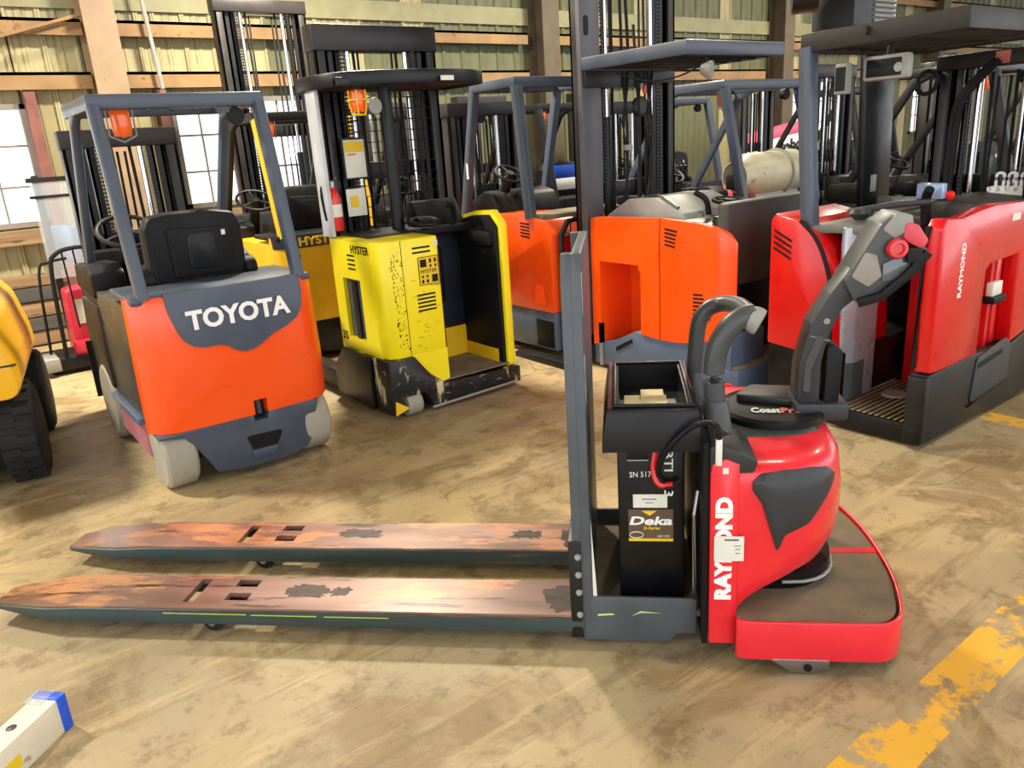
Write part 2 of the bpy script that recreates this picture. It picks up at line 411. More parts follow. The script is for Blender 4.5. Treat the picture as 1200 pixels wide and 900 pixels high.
bcols = [m_wood, m_wood2, m_wood, m_wood2, m_wood]
for k, h in enumerate([.14, .13, .15, .14, .12]):
    for (a, b_) in [(-3, -.2), (-.18, 2.9), (2.93, 6.2), (6.22, 10), (10.05, 16)]:
        pl = link('plank', MB().box(a, b_, WY-.075-.02*(k % 2), WY-.03, z, z+h, .004).mesh('plank'), bcols[k], bb)
    z += h+.012
# diagonal rods and conduit on the wall
struct('trim_51', MB().bar([(-1.2, WY-.22, 2.35), (1.8, WY-.22, 3.22)], .06, .03), m_girt)
struct('trim_52', MB().tube([(2.25, WY-.25, 4.4), (2.36, WY-.25, 2.5)], .022), m_ltgrey)
m_fr = m_sash
for n, (x0, x1, z0, z1) in enumerate(WINDOWS):
    b = MB().box(x0, x1, WY-.05, WY+.06, z0, z0+.05).box(x0, x1, WY-.05, WY+.06, z1-.05, z1).box(x0, x0+.05, WY-.05, WY+.06, z0, z1).box(x1-.05, x1, WY-.05, WY+.06, z0, z1)
    wo = struct('window_%d' % (n+1), b, m_sash)
    nx_, nz_ = 5, 3
    mb = MB()
    for k in range(1, nx_): q = x0+(x1-x0)*k/nx_; link('muntin', MB().box(q-.009, q+.009, WY, WY+.03, z0+.05, z1-.05).mesh('muntin'), m_sash, wo)
    for k in range(1, nz_): q = z0+(z1-z0)*k/nz_; link('muntin', MB().box(x0+.05, x1-.05, WY-.004, WY+.034, q-.011, q+.011).mesh('muntin'), m_sash, wo)
    for a in range(nx_):
        for c in range(nz_):
            link('pane', MB().box(x0+.02+(x1-x0-.04)*a/nx_, x0+.02+(x1-x0-.04)*(a+1)/nx_, WY+.012, WY+.018, z0+.02+(z1-z0-.04)*c/nz_, z0+.02+(z1-z0-.04)*(c+1)/nz_).mesh('pane'), m_glass, wo)

# ------------------------------------------------------------------ roof and unseen high-bay lamps, placed for their light and shadows
m_roof = mat('roof_deck', (150, 146, 132), .8, var=.1)
struct('ceiling', MB().box(-9, 44, -7.5, 9.6, 6.2, 6.3), m_roof)
m_lens = mat('lamp_lens', (255, 240, 214), .4, emit=6)
GRPL = 'unseen high-bay lamps under the roof'
LAMP_AT = ['above the left end of the back row', 'above the yellow reach truck', 'above the propane forklift', 'at the far right end of the back row', 'in the near left of the hall', 'in the near middle of the hall', 'in the near right of the hall']
for n, (lx, ly, lz, pw) in enumerate(UNSEEN_HIGH_BAYS):
    t = Thing('unseen_high_bay_lamp', 'unseen round high-bay lamp under the roof, '+LAMP_AT[n], 'lamp', (lx, ly, lz), 0, GRPL)
    t.add('housing', MB().lathe([(.04, .55), (.09, .5), (.10, .32), (.30, .08), (.32, 0), (.31, 0), (.28, .06), (.05, .3)], (0, 0, 0)), m_ltgrey)
    t.add('lens', MB().cyl((0, 0, .03), (0, 0, .04), .285), m_lens)
    t.add('hanger', MB().cyl((0, 0, .54), (0, 0, 6.2-lz), .012), m_steel)
    ld = bpy.data.lights.new('unseen_high_bay_light', 'AREA'); ld.shape = 'DISK'; ld.size = .56; ld.energy = pw; ld.color = (1, .90, .72)
    lo = bpy.data.objects.new('light_source', ld); C.objects.link(lo); lo.parent = t.o; lo.location = (0, 0, .0)
# ------------------------------------------------------------------ the pallet truck in front
def worn_fork_mat():
    m = mat('worn_fork_paint', (138, 108, 98), .36, .2, var=.4, ns=2.2, stretch=(.6, 3, 3), coat=.35, wear=((188, 134, 98), .52, 2.4, (.9, 3, 2)), wear2=((62, 46, 42), .575, 5, (.35, 3.5, 2)))
    return m
m_fork = worn_fork_mat()
m_forkside = mat('fork_side_paint', (62, 78, 80), .38, .3, var=.4, ns=2.2, stretch=(.4, 3, 6), wear=((120, 96, 80), .6, 4, (.3, 2, 9)), wear2=((176, 200, 60), .71, 3, (.5, 1, 30)))
def pallet_truck():
    t = Thing('pallet_truck', 'red rider pallet truck with two long worn forks standing in front of the others', 'pallet truck', (1.795, 2.045, 0), -44.5)
    # forks
    for s in (-1, 1):
        yc = s*.230
        def warp(u, v, k):
            # u along the fork (-2.4 tip .. 0 heel), v across, k 0 bottom 1 top
            tip = max(0, (-u-1.93)/.47); w = 1-.50*max(0, (-u-2.13)/.27)**1.15 if u < -2.13 else 1
            zt = .122-.032*tip**1.6; zb = .052+.012*tip
            return (u, yc+v*w, zb+(zt-zb)*k)
        us = sorted(set([-2.4, -2.37, -2.33, -2.28, -2.22, -2.13, -2.0, -1.9, -1.7, -1.56, -1.515, -1.395, -1.375, -1.32, -1.302, -1.15, -.8, -.4, 0]))
        vs_ = [-.113, -.1, -.075, -.058, -.022, -.008, .036, .05, .085, .1, .113]
        def hole(u, v):
            if -1.56 < u < -1.515 and abs(v) < .08: return True
            if -1.395 < u < -1.302 and (.036 < v < .085 or -.058 < v < -.008): return not ((u > -1.32 or u < -1.375) and (v > .05 or v < -.022) and False)
            return False
        top = MB().holes(us, vs_, hole, .7, 1, lambda u, v, k: warp(u, v, k))
        fo = t.add('fork', top, m_fork)
        sd = MB()
        for e in (-1, 1):
            rings = []
            for u in us:
                a = warp(u, e*.113, 1); b = warp(u, e*.113, 0)
                rings.append([(a[0], a[1]-e*.012, a[2]-.004), (a[0], a[1]+e*.004, a[2]-.010), (a[0], a[1]+e*.006, (a[2]+b[2])/2), (b[0], b[1]+e*.002, b[2]), (b[0], b[1]-e*.012, b[2])])
            sd.loft(rings)
        a = warp(-2.4, 0, 1)
        sd.box(-2.405, -2.385, yc-.056, yc+.056, .064, a[2]-.003, .004)
        t.add('fork_flange', sd, m_forkside, fo)
        t.add('heel_plate', MB().box(-.045, .0, yc-.118, yc+.118, .03, .42, .006), m_dark, fo)
        lw = MB().lathe([(.02, -.09), (.041, -.088), (.043, -.07), (.043, .07), (.041, .088), (.02, .09)], (-1.44, yc, .0435), (0, 1, 0))
        wo = t.add('load_wheel', lw, m_rubber)
        t.add('wheel_arm', MB().box(-1.43, -1.08, yc-.085, yc-.075, .03, .07).box(-1.43, -1.08, yc+.075, yc+.085, .03, .07).cyl((-1.44, yc-.1, .0435), (-1.44, yc+.1, .0435), .014), m_steel, wo)
        t.add('pull_rod', MB().bar([(-1.1, yc, .048), (-.02, yc, .055)], .05, .02), m_dark)
    # bare and blackened patches worn into the fork tops
    m_patch = mat('blackened_steel', (62, 46, 42), .5, .2, var=.5, ns=14, stretch=(.5, 3, 1), wear=((30, 24, 24), .52, 9, (.6, 2, 1)))
    def patch(x0, x1, y0, y1, seed, z=.1222):
        rnd = random.Random(seed); n = 34; pts = []
        for i in range(n):
            a = 2*math.pi*i/n; k = .6+.45*rnd.random(); c_, s_ = math.cos(a), math.sin(a)
            pts.append(((x0+x1)/2+(x1-x0)/2*k*abs(c_)**.6*(1 if c_ > 0 else -1), (y0+y1)/2+(y1-y0)/2*k*abs(s_)**.6*(1 if s_ > 0 else -1)))
        return MB().prism(pts, 'z', z-.001, z+.0006)
    for k, q in enumerate([(-1.17, -.99, -.265, -.165), (-.99, -.90, -.255, -.18), (-.16, .0, -.33, -.14), (-1.12, -.90, .20, .29), (-.12, .0, .13, .33), (-.35, -.2, .20, .28)]):
        t.add('worn_patch', patch(*q, k), m_patch)
    t.add('yellow_streak', MB().box(-1.62, -1.28, -.3505, -.348, .098, .101).box(-1.26, -1.0, -.3505, -.348, .0965, .0995).box(-.97, -.72, -.3505, -.348, .096, .0985), mat('lime_paint_streak', (190, 206, 70), .5, var=.3))
    # load backrest: a deep steel plate across the heels, chamfered top corners
    br = [(-.343, .022), (.343, .022), (.343, 1.30), (.30, 1.40), (-.30, 1.40), (-.343, 1.31)]
    bo = t.add('load_backrest', MB().prism(br, 'x', .002, .034, .004), m_frame)
    for e in (-1, 1):
        t.add('backrest_flange', MB().prism([(.343*e, .022), (.343*e, 1.31), (.30*e, 1.40), (.255*e, 1.40), (.295*e, 1.29), (.295*e, .022)], 'x', -.03, .004, .004), m_frame, bo)
    for z0, h in ((1.28, .06), (1.20, .11), (.98, .09), (.90, .08)):
        t.add('paint_chip', MB().prism([(-.300, z0), (-.288, z0+h), (-.31, z0+h*.95), (-.306, z0+h*.6)], 'x', .0335, .0348), m_cream, bo)
    t.add('paint_chip', MB().prism([(.08, .118), (.12, .122), (.15, .135), (.11, .14)], 'y', -.3438, -.3428), mat('lime_chip', (206, 220, 120), .5), fr0) if False else None
    for k, z in enumerate((.13, .22, .29, .36)):
        t.add('bolt', MB().lathe([(.0, .018), (.008, .016), (.012, .008), (.012, 0)], (-.012, -.343, z), (0, -1, 0), 10), m_ltgrey, bo)
    # battery tray and frame plates
    sp = [(.03, .022), (.30, .022), (.325, .055), (.392, .06), (.392, .192), (.37, .197), (.03, .2)]
    fr = t.add('frame', MB().prism(sp, 'y', -.343, -.331, .002), m_frame, label='grey steel side frame around the battery')
    t.add('frame', MB().prism(sp, 'y', .331, .343, .002), m_frame)
    m_lime = mat('lime_scrape', (196, 208, 130), .5, var=.2)
    t.add('paint_scrape', MB().prism([(.17, .125), (.20, .145), (.27, .138), (.20, .138)], 'y', -.3438, -.342), m_lime, fr)
    t.add('paint_scrape', MB().prism([(.05, .122), (.11, .128), (.10, .134), (.05, .130)], 'y', -.3438, -.342), m_lime, fr)
    t.add('battery_tray', MB().box(.034, .42, -.331, .331, .12, .145), m_mat, fr)
    t.add('rear_bulkhead', MB().box(.404, .422, -.40, .40, .06, .80), m_black, fr)
    t.add('guard_rod', MB().tube([(.388, -.30, .19), (.386, -.30, .5), (.40, -.28, .58)], .008), m_steel, fr)
    t.add('scraper_blade', MB().prism([(.036, .2), (.036, .5), (.05, .2)], 'y', -.338, -.332), m_cream, fr)
    # battery
    ba = t.add('battery', MB().box(.131, .357, -.27, .25, .146, .755, .008), m_blackg, label='tall black battery case')
    t.add('lifting_slot', MB().box(.165, .236, -.273, -.268, .690, .722, .002), m_black, ba)
    t.add('slot_trim', MB().tube([(.165, -.274, .69), (.236, -.274, .69)], .003).tube([(.165, -.274, .722), (.236, -.274, .722)], .003), m_steel, ba)
    lab = t.add('maker_label', MB().box(.165, .318, -.273, -.27, .385, .505), mat('brown_label', (96, 76, 60), .5), ba)
    t.add('label_band', MB().box(.165, .318, -.2745, -.2715, .383, .393), m_yelstk, lab)
    t.add('label_arrow', MB().prism([(.21, .50), (.262, .50), (.238, .482)], 'y', -.2745, -.2715), m_yelstk, lab)
    t.text('Deka', (.245, -.2755, .463), (1, 0, .0), (.28, 0, 1), .145, .034, m_white, lab, bold=.03)
    t.text('D-Series', (.245, -.2755, .435), (1, 0, 0), (.1, 0, 1), .055, .012, m_yelstk, lab, bold=.02)
    t.add('label_ring', MB().tube([(.192+.024*math.cos(a*.5236), -.2752, .408+.012*math.sin(a*.5236)) for a in range(12)], .002, 5, closed=True), m_cream, lab)
    t.text('LEAD ACID', (.285, -.2755, .404), (1, 0, 0), (0, 0, 1), .042, .008, m_cream, lab)
    t.add('paper_label', MB().box(.182, .298, -.2735, -.27, .512, .562), m_cream, ba)
    t.add('print_line', MB().box(.212, .262, -.2745, -.273, .543, .546).box(.222, .252, -.2745, -.273, .53, .532), m_grey, ba)
    t.text('SN 5170', (.214, -.2722, .637), (1, 0, .02), (0, 0, 1), .085, .02, m_cream, ba)
    t.text('BTI  23', (.303, -.2722, .640), (0, 0, -1), (1, 0, 0), .17, .03, m_white, ba, bold=.01)
    # flared battery cover with open recess
    def ring(x0, x1, y0, y1, z): return [(x0, y0, z), (x1, y0, z), (x1, y1, z), (x0, y1, z)]
    cv = MB().loft([ring(.083, .405, -.33, .27, .742), ring(.083, .405, -.33, .27, .765), ring(.100, .398, -.315, .262, .872), ring(.104, .394, -.31, .258, .882),
                    ring(.14, .366, -.255, .215, .882), ring(.145, .361, -.25, .21, .80)], cap=False)
    cv.add(ring(.145, .361, -.25, .21, .80), [(0, 1, 2, 3)]); cv.add(ring(.083, .405, -.33, .27, .742), [(0, 1, 2, 3)])
    co = t.add('battery_cover', cv, m_blackg)
    t.add('cover_rim', MB().sweep([(.125, -.275, .886), (.38, -.275, .886), (.38, .232, .886), (.125, .232, .886)], rrect(.014, .012, .004, 2), closed=True), m_blackg, co)
    m_maroon = mat('maroon_edge', (112, 30, 34), .5)
    t.add('edge_paint', MB().prism([(-.29, .8825), (.25, .8825), (.25, .886), (-.29, .886)], 'x', .104, .118).prism([(-.1, .8825), (.25, .8825), (.25, .886), (-.1, .886)], 'x', .384, .394), m_maroon, co)
    t.add('wood_packing', MB().box(.16, .31, -.15, .0, .801, .83).box(.22, .30, -.05, .02, .83, .845), mat('pale_wood', (226, 206, 160), .7), co)
    # cables and connector
    t.add('red_cable', MB().tube([(.31, -.30, .612), (.27, -.315, .62), (.252, -.30, .66), (.255, -.295, .70), (.262, -.29, .74)], .011, 8, smooth=5), m_redknob)
    t.add('black_cable', MB().tube([(.34, -.29, .625), (.30, -.31, .60), (.268, -.31, .65), (.275, -.325, .71), (.315, -.35, .785), (.37, -.37, .845), (.42, -.40, .87), (.442, -.435, .865), (.446, -.438, .83)], .0095, 8, smooth=5), m_black)
    t.add('connector', MB().box(.437, .456, -.445, -.427, .742, .832, .003), m_cream)
    # red power unit: mast post panel + bulged motor cover
    pu = t.add('power_unit_panel', MB().prism([(.425, .075), (.515, .075), (.515, .735), (.47, .755), (.43, .735), (.425, .70)], 'y', -.42, -.39, .006)
               .prism([(.425, .075), (.515, .075), (.515, .215), (.60, .26), (.60, .735), (.425, .735)], 'y', .39, .42, .006).box(.425, .52, -.40, .40, .2, .72), m_redj)
    t.text('RAYMOND', (.468, -.4215, .437), (0, 0, 1), (-1, 0, 0), .375, .056, m_white, pu, bold=.06)
    st = t.add('sticker', MB().box(.438, .532, -.4275, -.4245, .398, .487), m_cream, pu, label='white inventory sticker')
    t.add('print_line', MB().box(.47, .515, -.4285, -.4275, .472, .477).box(.50, .523, -.4285, -.4275, .452, .454).box(.505, .52, -.4285, -.4275, .44, .442).box(.505, .52, -.4285, -.4275, .425, .427), m_grey, st)
    t.add('small_tag', MB().box(.462, .479, -.4225, -.4195, .705, .725), m_cream, pu)
    def cover_ring(z, hw, x1, x0=.50, bow=.45, n=14):
        # plan outline of the motor cover: straight sides from x0, then a half-ellipse nose to x1
        xm = x0+(x1-x0)*bow; out = [(x0, -hw, z), (x0, hw, z)]
        for i in range(n+1):
            a = math.pi/2-math.pi*i/n; c_, s_ = math.cos(a), math.sin(a)
            e = .72
            out.append((xm+(x1-xm)*(abs(c_)**e), hw*(abs(s_)**e)*(1 if s_ >= 0 else -1), z))
        return out
    prof = [(.205, .402, .555, .1), (.235, .408, .60, .1), (.27, .412, .67, .1), (.31, .412, .775, .1), (.35, .410, .85, .1), (.42, .412, .888, .1), (.50, .415, .90, .1), (.60, .417, .90, .1), (.68, .414, .888, .1), (.715, .40, .87, .1), (.735, .37, .84, .1), (.745, .32, .80, .1)]
    mc = t.add('motor_cover', MB().loft([cover_ring(z, hw, x1, .50, b) for z, hw, x1, b in prof]), m_redj)
    t.add('drive_skirt', MB().loft([cover_ring(z, hw, x1, .56, .3) for z, hw, x1 in ((.16, .25, .865), (.225, .258, .88), (.23, .272, .893), (.262, .272, .893))]), m_blackg)
    t.add('skirt_trim', MB().tube([(p[0], p[1], .227) for p in cover_ring(.23, .274, .896, .60, .3)[2:]], .006, 6), m_ltgrey)
    # grey knee pad wrapped over the near side of the cover
    def surf(x, z, off):
        z = min(max(z, .21), .73)
        for k in range(len(prof)-1):
            if prof[k][0] <= z <= prof[k+1][0]:
                f = (z-prof[k][0])/(prof[k+1][0]-prof[k][0]); hw = prof[k][1]*(1-f)+prof[k+1][1]*f; x1 = prof[k][2]*(1-f)+prof[k+1][2]*f; b = prof[k][3]*(1-f)+prof[k+1][3]*f; break
        xm = .5+(x1-.5)*b
        if x <= xm: return Vector((x, -hw-off, z))
        q = min(1, (x-xm)/(x1-xm)); s_ = (1-q**(2/.72))**(.72/2) if q < 1 else 0
        return Vector((x+off*.55*q*q, -hw*s_-off*(1-q*q*.45), z))
    pad_top = [(.552, .672), (.58, .70), (.65, .708), (.74, .705), (.80, .69), (.83, .655)]
    pad_bot = [(.552, .65), (.585, .60), (.615, .50), (.640, .42), (.662, .485), (.74, .515), (.80, .595), (.83, .65)]
    def interp(pl, x):
        for k in range(len(pl)-1):
            if pl[k][0] <= x <= pl[k+1][0]: f = (x-pl[k][0])/(pl[k+1][0]-pl[k][0]); return pl[k][1]*(1-f)+pl[k+1][1]*f
        return pl[-1][1]
    xs_ = lin(.554, .829, 26); V = []; Fq = []; nz = 6
    for i, x in enumerate(xs_):
        a, b = interp(pad_bot, x), interp(pad_top, x)
        for j in range(nz+1):
            q = j/nz; z = a+(b-a)*q; edge = min(1, 5*min(q, 1-q))*min(1, 5*min((x-.552)/.25, (.831-x)/.25)*2)
            V.append(surf(x, z, .004+.012*edge))
    for i in range(len(xs_)-1):
        for j in range(nz): k = i*(nz+1)+j; Fq.append((k, k+nz+1, k+nz+2, k+1))
    t.add('knee_pad', MB().add(V, Fq), m_dgrey, mc)
    # grey deck, oval lid, compartments
    dk = t.add('top_deck', MB().loft([cover_ring(z, hw, x1, .43, .5) for z, hw, x1 in ((.70, .225, .84), (.735, .225, .84), (.745, .215, .83), (.752, .205, .82))]), m_dgrey)
    t.add('deck_collar', MB().prism(fillet([(.424, .70), (.56, .705), (.57, .745), (.53, .77), (.45, .80), (.424, .79)], .012), 'y', -.415, -.20, .006), m_dgrey, dk)
    def oval(z, k, cx=.685, cy=.02, a=.185, b=.195): return [(cx+a*k*math.cos(i*math.pi/18), cy+b*k*math.sin(i*math.pi/18), z) for i in range(36)]
    ld = t.add('oval_lid', MB().loft([oval(.74, 1), oval(.772, 1.0), oval(.782, .95), oval(.778, .9), oval(.776, .84)]), m_blackg)
    t.add('lid_ridge', MB().prism(fillet([(.56, .08), (.83, -.02), (.85, .10), (.80, .17), (.64, .2)], .03), 'z', .772, .80, .006), m_dgrey, ld)
    t.add('cup_hole', MB().cyl((.80, .05, .797), (.80, .05, .8015), .016, seg=12).cyl((.775, .07, .797), (.775, .07, .8015), .016, seg=12), m_black, ld)
    t.text('Coast', (.655, -.045, .780), (1, -.06, 0), (.08, 1, 0), .10, .05, m_cream, ld, bold=.03)
    t.text('Pro', (.742, -.05, .780), (1, -.06, 0), (.08, 1, 0), .07, .05, mat('salmon_lettering', (232, 120, 96), .5), ld, bold=.03)
    # grab bars
    gb = MB().tube([(.470, -.20, .76), (.462, -.20, .86), (.455, -.20, .97), (.468, -.20, 1.06), (.505, -.195, 1.125), (.55, -.185, 1.155), (.58, -.18, 1.16)], .036, 10, smooth=4, scale=None)
    t.add('grab_bar', gb, m_grey, label='upright grey grab bar')
    t.add('grab_bar', MB().tube([(.425, .15, .74), (.425, .15, .86), (.432, .15, .99), (.445, .15, 1.07), (.48, .15, 1.115), (.53, .12, 1.135), (.565, .0, 1.15), (.575, -.14, 1.155)], .030, 10, smooth=4), m_grey)
    t.add('bar_cap', MB().lathe([(.030, -.02), (.042, 0), (.046, .02), (.044, .035), (.03, .038)], (.572, -.18, 1.15), (.86, -.25, -.45), 16), m_ltgrey)
    t.add('bar_foot', MB().loft([[(x, y, .745) for x, y in rrectc(.475, -.22, .12, .18)], [(x, y, .79) for x, y in rrectc(.47, -.205, .085, .10)], [(x, y, .88) for x, y in rrectc(.462, -.20, .082, .082, .038)]]), m_grey)
    t.add('bar_foot', MB().loft([[(x, y, .745) for x, y in rrectc(.445, .16, .10, .14)], [(x, y, .79) for x, y in rrectc(.43, .15, .07, .09)], [(x, y, .87) for x, y in rrectc(.426, .15, .062, .062, .03)]]), m_grey)
    # steering tiller
    arm = fillet([(.755, .80), (.757, .94), (.79, 1.09), (.848, 1.192), (.917, 1.287), (.955, 1.30), (.99, 1.245), (.93, 1.17), (.89, 1.135), (.852, 1.04), (.834, .95), (.834, .80)], .03)
    ti = t.add('tiller', MB().prism(arm, 'y', -.055, .055, .010), m_dgrey, label='cranked dark grey steering handle')
    t.add('tiller_inset', MB().prism(fillet([(.775, .85), (.80, .85), (.80, .93), (.84, 1.045), (.815, 1.05), (.78, .96)], .01), 'y', -.058, -.05), m_grey, ti)
    t.add('hinge_bolt', MB().cyl((.842, -.06, 1.10), (.842, -.05, 1.10), .011, seg=10), m_steel, ti)
    t.add('seam', MB().bar([(.79, -.0565, 1.05), (.855, -.0565, 1.03)], .003, .003), m_ltgrey, ti)
    t.add('lower_link', MB().prism([(.835, .80), (.90, .80), (.905, .99), (.87, 1.02), (.85, 1.0), (.85, .82)], 'y', -.05, .05, .006), m_black, ti)
    t.add('tiller_base', MB().box(.75, .93, -.075, .09, .745, .81, .012), m_dgrey, ti)
    hd_ = fillet([(.885, 1.235), (.917, 1.29), (.988, 1.417), (1.03, 1.448), (1.077, 1.44), (1.095, 1.40), (1.05, 1.36), (1.03, 1.30), (1.10, 1.325), (1.13, 1.345), (1.14, 1.31), (1.08, 1.25), (1.005, 1.182), (.925, 1.162)], .018)
    he = t.add('control_head', MB().prism(hd_, 'y', -.075, .075, .016), m_grey, ti, label='angled control head')
    t.add('head_guard', MB().bar([(.93, -.084, 1.165), (1.0, -.088, 1.185), (1.075, -.088, 1.252), (1.133, -.084, 1.322)], .03, .022, (0, 1, 0), .006), m_black, he)
    t.add('head_cap', MB().prism(fillet([(.99, 1.40), (1.03, 1.45), (1.08, 1.443), (1.085, 1.40), (1.03, 1.37)], .012), 'y', -.079, .079, .006), m_ltgrey, he)
    t.add('head_panel', MB().prism(fillet([(.905, 1.25), (.945, 1.33), (.98, 1.32), (1.0, 1.25), (.96, 1.215)], .01), 'y', -.081, -.07, .003), mat('taupe_plastic', (150, 142, 132), .5), he)
    t.add('head_window', MB().prism(fillet([(1.0, 1.29), (1.06, 1.32), (1.09, 1.29), (1.04, 1.235), (1.0, 1.23)], .008), 'y', -.081, -.07, .002), mat('smoky_plastic', (84, 92, 96), .1, coat=.8), he)
    t.add('thumb_wheel', MB().lathe([(.012, 0), (.03, .004), (.034, .02), (.028, .035), (.018, .036), (.016, .024)], (1.035, -.078, 1.338), (0, -1, .1), 16), m_redknob, he, label='red thumb control')
    t.add('horn_pad', MB().prism(fillet([(1.06, 1.425), (1.10, 1.41), (1.134, 1.36), (1.12, 1.33), (1.08, 1.35), (1.055, 1.37)], .016), 'y', -.083, .083, .010), mat('pink_red_plastic', (224, 72, 84), .45), he, label='red reverse pad')
    t.add('speed_grip', MB().box(1.065, 1.115, -.10, -.075, 1.29, 1.34, .010), m_rubber, he)
    # operator platform
    half = [(.515, -.44), (.56, -.463), (.90, -.463), (.985, -.455), (1.035, -.41), (1.062, -.33), (1.088, -.18), (1.096, 0)]
    outl = half+[(x, -y) for x, y in half[-2::-1]]
    outl = [tuple(p)[:2] for p in smooth_path([(x, y, 0) for x, y in outl], 4)]
    pf = t.add('platform', MB().prism(outl, 'z', .06, .178), m_black)
    inn = [(x-.012 if x > .56 else x, y*.965) for x, y in outl]
    t.add('platform_mat', MB().prism(inn, 'z', .178, .186), m_mat, pf)
    rim = [(x, y, 0) for x, y in outl]
    t.add('platform_rim', MB().sweep([(x, y, .123) for x, y, _ in rim], rrect(.012, .146, .005, 2)), m_redr, pf)
    t.add('mat_stripe', MB().box(.88, 1.085, .0, .035, .186, .189), m_redr, pf)
    # caster under the platform
    cs = t.add('caster_fork', MB().prism(fillet([(.61, .058), (.81, .058), (.81, .022), (.75, .0), (.69, .004)], .008), 'y', -.472, -.43, .004), m_steel)
    t.add('caster_wheel', MB().lathe([(.02, -.03), (.05, -.028), (.052, 0), (.05, .028), (.02, .03)], (.735, -.40, .052), (0, 1, 0)), m_rubber, cs)
    t.add('axle_nut', MB().cyl((.74, -.476, .028), (.74, -.468, .028), .014, seg=8), m_black, cs)
    t.add('caster_wheel', MB().lathe([(.02, -.03), (.05, -.028), (.052, 0), (.05, .028), (.02, .03)], (.735, .40, .052), (0, 1, 0)), m_rubber)
    t.add('drive_wheel', MB().lathe([(.05, -.06), (.125, -.058), (.128, 0), (.125, .058), (.05, .06)], (.72, 0, .128), (0, 1, 0)), m_rubber)
    return t
def rrectc(cx, cy, w, h, r=.02): return [(cx+a, cy+b) for a, b in rrect(w, h, r, 3)]
pallet_truck()

# white beam with a blue end cap in the near corner
def white_beam():
    t = Thing('aluminium_beam', 'white box beam with a blue end cap in the near corner', 'beam', (0, 0, 0))
    return t
# ------------------------------------------------------------------ shared truck pieces
def wheel(t, c, r, wd, tyre, hub, name='wheel', parent=None, lugs=False):
    h = wd/2
    o = t.add(name, MB().lathe([(r*.62, -h), (r*.9, -h), (r*.985, -h*.82), (r, -h*.6), (r, h*.6), (r*.985, h*.82), (r*.9, h), (r*.62, h)], c, (1, 0, 0), 36), tyre, parent)
    k = parent is None
    t.add('rim', MB().lathe([(r*.2, -h*.55), (r*.3, -h*.62), (r*.55, -h*.62), (r*.63, -h*.95), (r*.63, h*.95), (r*.55, h*.62), (r*.3, h*.62), (r*.2, h*.55)], c, (1, 0, 0), 24), hub, o if k else parent)
    return o

def slots(t, name, m, parent, rows, mk):
    for i in range(rows): t.add(name, mk(i), m, parent)

def mast(t, x0, x1, y, z1, m=None, zc=None, beam=.12, stage=3, chain=True, grille=False, z0=.04, text=None, front=1, cyl=True, topb=True, carr=.5, flen=.8):
    """upright of nested channels between x0..x1 at depth y, top at z1"""
    m = m or m_mast; w = .075
    for s, xa in ((1, x0), (-1, x1)):
        # outer channel, open to the inside
        ch = MB().box(min(xa, xa+s*.022), max(xa, xa+s*.022), y, y+.13, z0, z1, .003).box(min(xa, xa+s*w), max(xa, xa+s*w), y, y+.022, z0, z1, .003).box(min(xa, xa+s*w), max(xa, xa+s*w), y+.108, y+.13, z0, z1, .003)
        ro = t.add('mast_rail', ch, m)
        for k in range(1, stage):
            xb = xa+s*(.03+.062*k); yy = y+.018+.012*k
            t.add('inner_rail', MB().box(min(xb, xb+s*.016), max(xb, xb+s*.016), yy, yy+.10, z0+.06, z1-.02*k).box(min(xb, xb+s*.05), max(xb, xb+s*.05), yy, yy+.016, z0+.06, z1-.02*k), m_dark)
        if cyl:
            xc = xa+s*.25
            t.add('lift_cylinder', MB().cyl((xc, y+.03, z0+.1), (xc, y+.03, z1*.55), .032, seg=14), m_blackg)
            t.add('cylinder_rod', MB().cyl((xc, y+.03, z1*.55), (xc, y+.03, z1-.06), .02, seg=12), m_chrome)
        if chain:
            xc = xa+s*.20; me = None
            lk = MB(); zz = .35
            while zz < z1-.1:
                lk.box(xc-.016, xc+.016, y-.006, y+.008, zz, zz+.012); zz += .026
            lk.box(xc-.011, xc-.006, y-.003, y+.005, .35, z1-.1).box(xc+.006, xc+.011, y-.003, y+.005, .35, z1-.1)
            c = t.add('lift_chain', lk, m_dark); 
        hx = xa+s*.31
        t.add('hose', MB().tube([(hx, y+.05, .4), (hx+.012, y+.04, z1*.5), (hx, y+.05, z1-.12)], .011, 6, smooth=4), m_rubber)
        hx = xa+s*.345
        t.add('hose', MB().tube([(hx, y+.05, .4), (hx-.01, y+.045, z1*.5), (hx, y+.05, z1-.15)], .009, 6, smooth=4), m_rubber)
    if topb: t.add('crossbeam', MB().box(x0-.01, x1+.01, y-.012, y+.14, z1-beam, z1, .008), m)
    for q in (zc or [z1*.62, z1*.3]):
        t.add('crossbeam', MB().box(x0+.02, x1-.02, y+.10, y+.135, q-.06, q+.06, .004), m_dark)
    if carr is not None:
        cz = carr
        ca = t.add('fork_carriage', MB().box(x0+.02, x1-.02, y+.16, y+.20, cz-.2, cz-.13).box(x0+.02, x1-.02, y+.16, y+.20, cz+.13, cz+.2), m_dark)
        for s in (.25, .75):
            xf = x0+(x1-x0)*s
            t.add('fork', MB().box(xf-.05, xf+.05, y+.20, y+.24, .05, cz+.22, .004).prism([(y+.2, .05), (y+.2+flen, .05), (y+.2+flen, .06), (y+.24, .09), (y+.2, .09)], 'x', xf-.05, xf+.05), m_dark)

